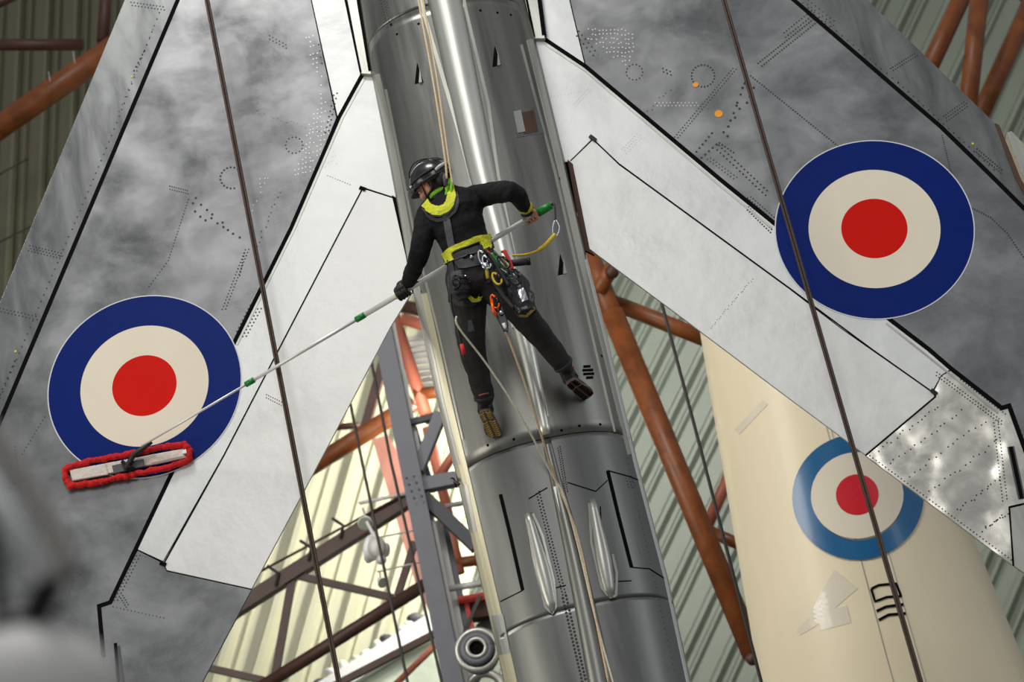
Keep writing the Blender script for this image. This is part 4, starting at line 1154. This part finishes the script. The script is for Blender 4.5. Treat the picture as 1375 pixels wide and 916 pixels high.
tube('rope_guide', smooth_path([P(599, 262, 12.43), P(601, 250, 12.42), P(604, 240, 12.43), P(606, 252, 12.42), P(606, 262, 12.43)], 4), .008, M['lime'], har, 6)
tube('grey_sleeve', [P(599, 249, 12.41), P(597, 238, 12.41), P(598, 233, 12.41)], .013, M['webgrey'], har, 8, .5)

# ---- ropes
def rope(pts, lab, m, r=1.35):
    q = smooth_path(pts, 5); rr = r * depth_of(q[len(q) // 2]) / FPX
    o = tube('work_rope', q, rr, M[m], None, 8); rebase(o, q[-1]); tag(o, lab, 'rope', 'ropes of the rope worker'); return o
rope([P(541, -130, 12.9), P(562, 0, 12.62), P(582, 110, 12.46), P(597, 208, 12.40), P(600, 240, 12.40)], 'cream rope reaching up from the helmet, left one of the close pair', 'rope', 1.5)
rope([P(545, -130, 12.95), P(568, 0, 12.63), P(586, 100, 12.46), P(602, 212, 12.40), P(608, 248, 12.40)], 'cream rope reaching up from the shoulder, right one of the close pair', 'rope', 1.3)
def down(pts, lab, m, r):
    out = []
    for x, y, k in pts:
        p, n = hit(bvf, x, y, YW); out.append(p + V((0, -k, 0)) - (p - CAM).normalized() * .0)
    return rope(out, lab, m, r)
q = []
def fan(pts): return [P(x, y, Y) if Y else surf(x, y, .035) for x, y, Y in pts]
rope(fan([(613, 425, 12.5), (616, 440, 12.52), (655, 491, 12.70), (700, 560, 12.9), (740, 637, None), (757, 668, None), (776, 735, None), (800, 835, None), (829, 940, None)]), 'cream rope slanting down across the standing leg, from left hip to fuselage', 'rope2', 1.4)
rope(fan([(680, 447, 12.5), (703, 510, 12.66), (727, 585, 12.88), (746, 645, None), (760, 680, None), (777, 728, None), (797, 820, None), (818, 925, None)]), 'cream rope running down between the legs from the descender', 'rope', 1.5)

# ---- the mop
mop = thing('dust_mop', P(172, 625, 13.6), 'long white-handled dust mop with red fringe lying on the left wing roundel', 'mop')
def pole(name, x0, x1, r, m, n=10): return tube(name, [pole_at(x0), pole_at(x1)], r, M[m], mop, n)
pole('handle', 741, 480, .0165, 'polewhite', 14); pole('handle_middle', 484, 330, .011, 'polewhite'); pole('handle_tip', 334, 190, .0075, 'polewhite')
pole('end_grip', 743, 722, .025, 'green', 14); pole('lock_collar', 490, 478, .019, 'green', 12); pole('lock_collar', 341, 330, .018, 'green', 12)
pole('lock_lever', 498, 488, .014, 'polewhite', 8); pole('hand_sleeve', 722, 706, .017, 'polewhite', 12); pole('end_cap', 744, 741, .021, 'web', 12)
mq = [(93, 631), (247, 602), (250, 614), (97, 646)]
prism('mop_pad', mq, 13.600, .02, M['moppad'], mop, 0, .004)
prism('pad_pocket', [(94, 632), (142, 623), (145, 637), (98, 645)], 13.594, .012, M['moppad'], mop, 0, .003); prism('pad_pocket', [(200, 612), (245, 603.5), (248, 612.5), (203, 622)], 13.594, .012, M['moppad'], mop, 0, .003)
prism('mop_frame', [(150, 625), (192, 616), (194, 626), (153, 636)], 13.588, .02, M['webgrey'], mop, 0, .003)
MB().tube([P(168, 631, 13.575), P(180, 610, 13.565), P(204, 594, 13.55)], [.016, .018, .010], 10).build('swivel', M['web'], mop, True)
MB().tube([P(164, 620, 13.58), P(172, 626, 13.57), P(180, 630, 13.58)], .012, 8).build('hinge_pin', M['darkmetal'], mop, True)
# the yarn fringe: overlapping lumps round the pad
rg = random.Random(11); mb = MB()
loop = [(89, 629), (120, 620), (168, 611), (215, 601), (249, 597), (254, 605), (254, 618), (225, 628), (180, 637), (130, 648), (95, 653), (88, 645), (88, 632), (89, 629)]
for i in range(len(loop) - 1):
    a, b = V(loop[i]), V(loop[i + 1]); n = max(2, int((b - a).length / 3.2))
    for k in range(n):
        q = a.lerp(b, k / n); c = P(q.x + rg.uniform(-.8, .8), q.y + rg.uniform(-.8, .8), 13.606 + rg.uniform(-.006, .006))
        mb.ball(c, .022 + rg.uniform(-.003, .006), .022, .020 + rg.uniform(-.003, .005), None, 7, 5)
link('fringe', solid(mb, .006, 0, 'fringe'), M['mopred'], mop, True)['kind'] = 'stuff'
MB().box(P(248, 607, 13.59), V((.012, 0, 0)), V((0, .01, 0)), V((0, 0, .012))).build('pad_tab', M['lampwhite'], mop)

# ---- gear hanging on the harness and the pole
t = thing('tool_lanyard', P(744, 318, 12.5), 'yellow lanyard looping from the hip to the green end of the mop handle', 'lanyard')
tube('cord', smooth_path([P(688, 343, 12.44), P(705, 342, 12.46), P(722, 337, 12.5)], 5), .007, M['yellow'], t, 8)
tube('webbing_tail', smooth_path([P(718, 339, 12.5), P(730, 331, 12.51), P(739, 322, 12.52), P(745, 315, 12.53)], 5), [.009] * 3 + [.013] * 13, M['yellow'], t, 8)
tube('wrist_loop', smooth_path([P(742, 273, 12.54), P(745, 278, 12.53), P(746, 296, 12.53)], 5), .006, M['web'], t, 6)
tube('steel_ring', smooth_path([P(745, 296, 12.53), P(742, 305, 12.53), P(743, 316, 12.53), P(748, 316, 12.53), P(751, 305, 12.53), P(747, 296, 12.53), P(745, 296, 12.53)], 4), .005, M['steel'], t, 6)

def krab(px, py, Y, ang, L, W_, m, lab, r=.006):
    c = P(px, py, Y); ca, sa = math.cos(math.radians(ang)), math.sin(math.radians(ang))
    ax = V((sa, -.1, -ca)).normalized(); bx = V((ca, -.25, sa)).normalized()
    pts = [c + ax * (L * math.cos(t)) + bx * (W_ * math.sin(t)) * (1 + .25 * math.cos(t)) for t in [2 * math.pi * k / 18 for k in range(19)]]
    t_ = thing('carabiner', c, lab, 'carabiner', 'carabiners on the harness')
    tube('frame', pts, r, M[m], t_, 8); tube('gate', [c + ax * L * .5 + bx * W_ * 1.0, c - ax * L * .5 + bx * W_ * .9], r * 1.4, M['darkmetal'], t_, 8)
krab(648, 346, 12.40, 12, .050, .022, 'steel', 'bright steel carabiner hanging under the right end of the yellow waist pad')
krab(653, 352, 12.39, 10, .045, .02, 'steel', 'bright steel carabiner clipped close beside the first under the waist pad')
krab(676, 352, 12.38, 30, .05, .022, 'darkmetal', 'dark carabiner among the red slings on the right hip')
krab(690, 372, 12.38, 25, .055, .024, 'darkmetal', 'dark carabiner at the top of the black tool bag')
krab(667, 374, 12.38, 20, .042, .02, 'yellow', 'yellow hooked carabiner in front of the tool slings')
krab(664, 405, 12.44, 10, .046, .02, 'orangep', 'orange carabiner hanging between the thighs')
krab(612, 378, 12.42, -10, .045, .022, 'darkmetal', 'dark carabiner on the seat strap of the left hip')
o = thing('pulley', P(653, 355, 12.39), 'small silver pulley on the steel carabiners', 'pulley')
MB().ball(P(652, 357, 12.39), .024, .014, .022).build('cheek', M['steel'], o, True); tube('strap', [P(653, 359, 12.4), P(655, 374, 12.41)], .010, M['yellow'], o, 8, .5)
o = thing('descender', P(677, 425, 12.48), 'dark rope descender with an orange handle between the thighs', 'descender')
prism('cheek_plate', [(668, 408), (675, 412), (682, 432), (682, 446), (676, 444), (666, 424)], 12.46, .03, M['darkmetal'], o, 0, .004)
tube('handle', [P(660, 402, 12.44), P(662, 416, 12.43), P(667, 424, 12.44)], .010, M['orangep'], o, 8); MB().ball(P(673, 420, 12.45), .014, .012, .014).build('cam', M['steel'], o, True)
tube('rope_entry', [P(676, 434, 12.46), P(681, 448, 12.48)], .012, M['palesteel'], o, 8)
# the tool bag on the right thigh
o = thing('tool_bag', P(700, 400, 12.45), 'glossy black vinyl tool bag strapped to the outer thigh', 'bag')
mb = MB(); cc = [(685, 366), (694, 382), (702, 402), (708, 421)]
trunk(mb, [(P(x, y, 12.475), w_, d_) for (x, y), w_, d_ in zip(cc, (.045, .070, .075, .062), (.04, .055, .06, .05))], V((1, 0, .5)).normalized(), 18)
bgm = solid(mb, .007, 2, 'sack'); rough_up(bgm, .007, 18); sack = link('sack', bgm, M['bag'], o, True)
bb = bvh_of([sack]); 
drape('rim_band', [(681, 374), (690, 374), (699, 368)], 3, bb, .004, M['webgrey'], o, 12.45)
drape('base_band', [(697, 424), (707, 424), (718, 414)], 3, bb, .004, M['sole'], o, 12.45); drape('clear_patch', [(699, 388), (705, 404)], 9, bb, .004, M['steel'], o, 12.45)
# slings and pouches round the hips
slings = [('red tape sling looped at the right hip', 'redb', [(654, 338), (664, 345), (671, 352)]), ('red tape sling ending beside the black cylinder', 'redb', [(676, 336), (684, 350), (688, 362)]),
          ('yellow cord sling on the right hip', 'yellow', [(672, 346), (680, 354), (684, 362)]), ('orange tape end on the right hip', 'orangep', [(673, 338), (680, 338)]),
          ('green cord sling on the right hip', 'green', [(660, 340), (672, 356), (684, 364)]), ('black webbing sling across the right hip', 'web', [(652, 334), (668, 358), (684, 384)]),
          ('grey webbing sling over the tool bag', 'webgrey', [(664, 338), (682, 360), (696, 384)]), ('black webbing sling nearest the yellow carabiner', 'web', [(656, 352), (666, 378), (678, 400)]),
          ('black cord sling under the yellow hook', 'web', [(660, 372), (672, 392), (690, 414)])]
for lab, m, pts in slings:
    q = smooth_path([P(x, y, 12.405 + .01 * i) for i, (x, y) in enumerate(pts)], 5)
    ob = tube('sling', q, .011 if m != 'yellow' else .007, M[m], None, 8, .6); rebase(ob, q[0]); tag(ob, lab, 'sling', 'slings on the right hip')
o = thing('gear_pouch', P(617, 385, 12.45), 'black padded gear pouch on the left hip', 'pouch')
mb = MB(); trunk(mb, [(P(613, 366, 12.47), .045, .03), (P(615, 378, 12.46), .058, .045), (P(619, 392, 12.47), .060, .045), (P(623, 402, 12.49), .042, .03)], V((1, 0, .1)).normalized(), 16)
pm = solid(mb, .006, 2, 'pouch'); rough_up(pm, .005, 26); pk = link('pouch', pm, M['web'], o, True); bp = bvh_of([pk])
for y in (374, 381, 388, 395): drape('ripple_band', [(607 + (y - 370) * .25, y + 1), (616 + (y - 370) * .25, y - 1), (625 + (y - 370) * .25, y - 1)], 2.4, bp, .006, M['darkmetal'], o, 12.43)
o = thing('hand_torch', P(700, 352, 12.45), 'short black cylinder sticking out from the right hip', 'torch')
tube('barrel', [P(684, 354, 12.45), P(711, 351, 12.47)], .021, M['web'], o, 14); tube('end_ring', [P(708, 351.5, 12.468), P(712, 351, 12.47)], .023, M['darkmetal'], o, 14)
o = thing('tether', P(618, 440, 12.55), 'thin black tether with a red end hanging beside the left thigh', 'tether')
tube('cord', smooth_path([P(605, 380, 12.48), P(606, 410, 12.5), P(614, 438, 12.55), P(620, 464, 12.6)], 5), .007, M['web'], o, 6); tube('red_end', [P(620, 462, 12.6), P(623, 476, 12.62)], .013, M['redb'], o, 8)
o = tube('strap_end', [P(602.5, 372, 12.5), P(604, 406, 12.5)], .009, M['web'], None, 6); rebase(o, P(604, 406, 12.5)); tag(o, 'loose black strap end hanging at the outer left hip', 'strap')

# ---- out-of-focus lamp close to the viewer, bottom left
g = thing('jointed_lamp', P(40, 900, 2.3), 'blurred grey dome lamp with a pale rod close to the viewer, bottom left', 'lamp')
s_ = depth_of(P(40, 880, 2.3)) / FPX
MB().ball(P(35, 948, 2.3), 128 * s_, 90 * s_, 108 * s_, None, 28, 18).build('dome', M['fg'], g, True)
tube('rod', [P(-40, 618, 2.2), P(66, 772, 2.25)], 14 * s_, M['fgrod'], g, 12)
tube('arm', smooth_path([P(-30, 560, 2.32), P(40, 660, 2.32), P(80, 740, 2.32), P(88, 775, 2.32)], 5), 15 * s_, M['fgarm'], g, 12)
tube('clamp', [P(72, 775, 2.27), P(58, 802, 2.28), P(42, 836, 2.3)], [17 * s_, 21 * s_, 20 * s_], M['fgdark'], g, 14)
MB().ball(P(100, 768, 2.3), 9 * s_, 8 * s_, 13 * s_).build('clamp_knob', M['fgdark'], g, True)
tube('side_rail', [P(-16, 640, 2.34), P(0, 800, 2.34), P(10, 850, 2.34)], 11 * s_, M['fgdark'], g, 10)
p = P(35, 1000, 2.3); tube('post', [p, V((p.x, p.y, 0))], .03, M['fgdark'], g, 12)
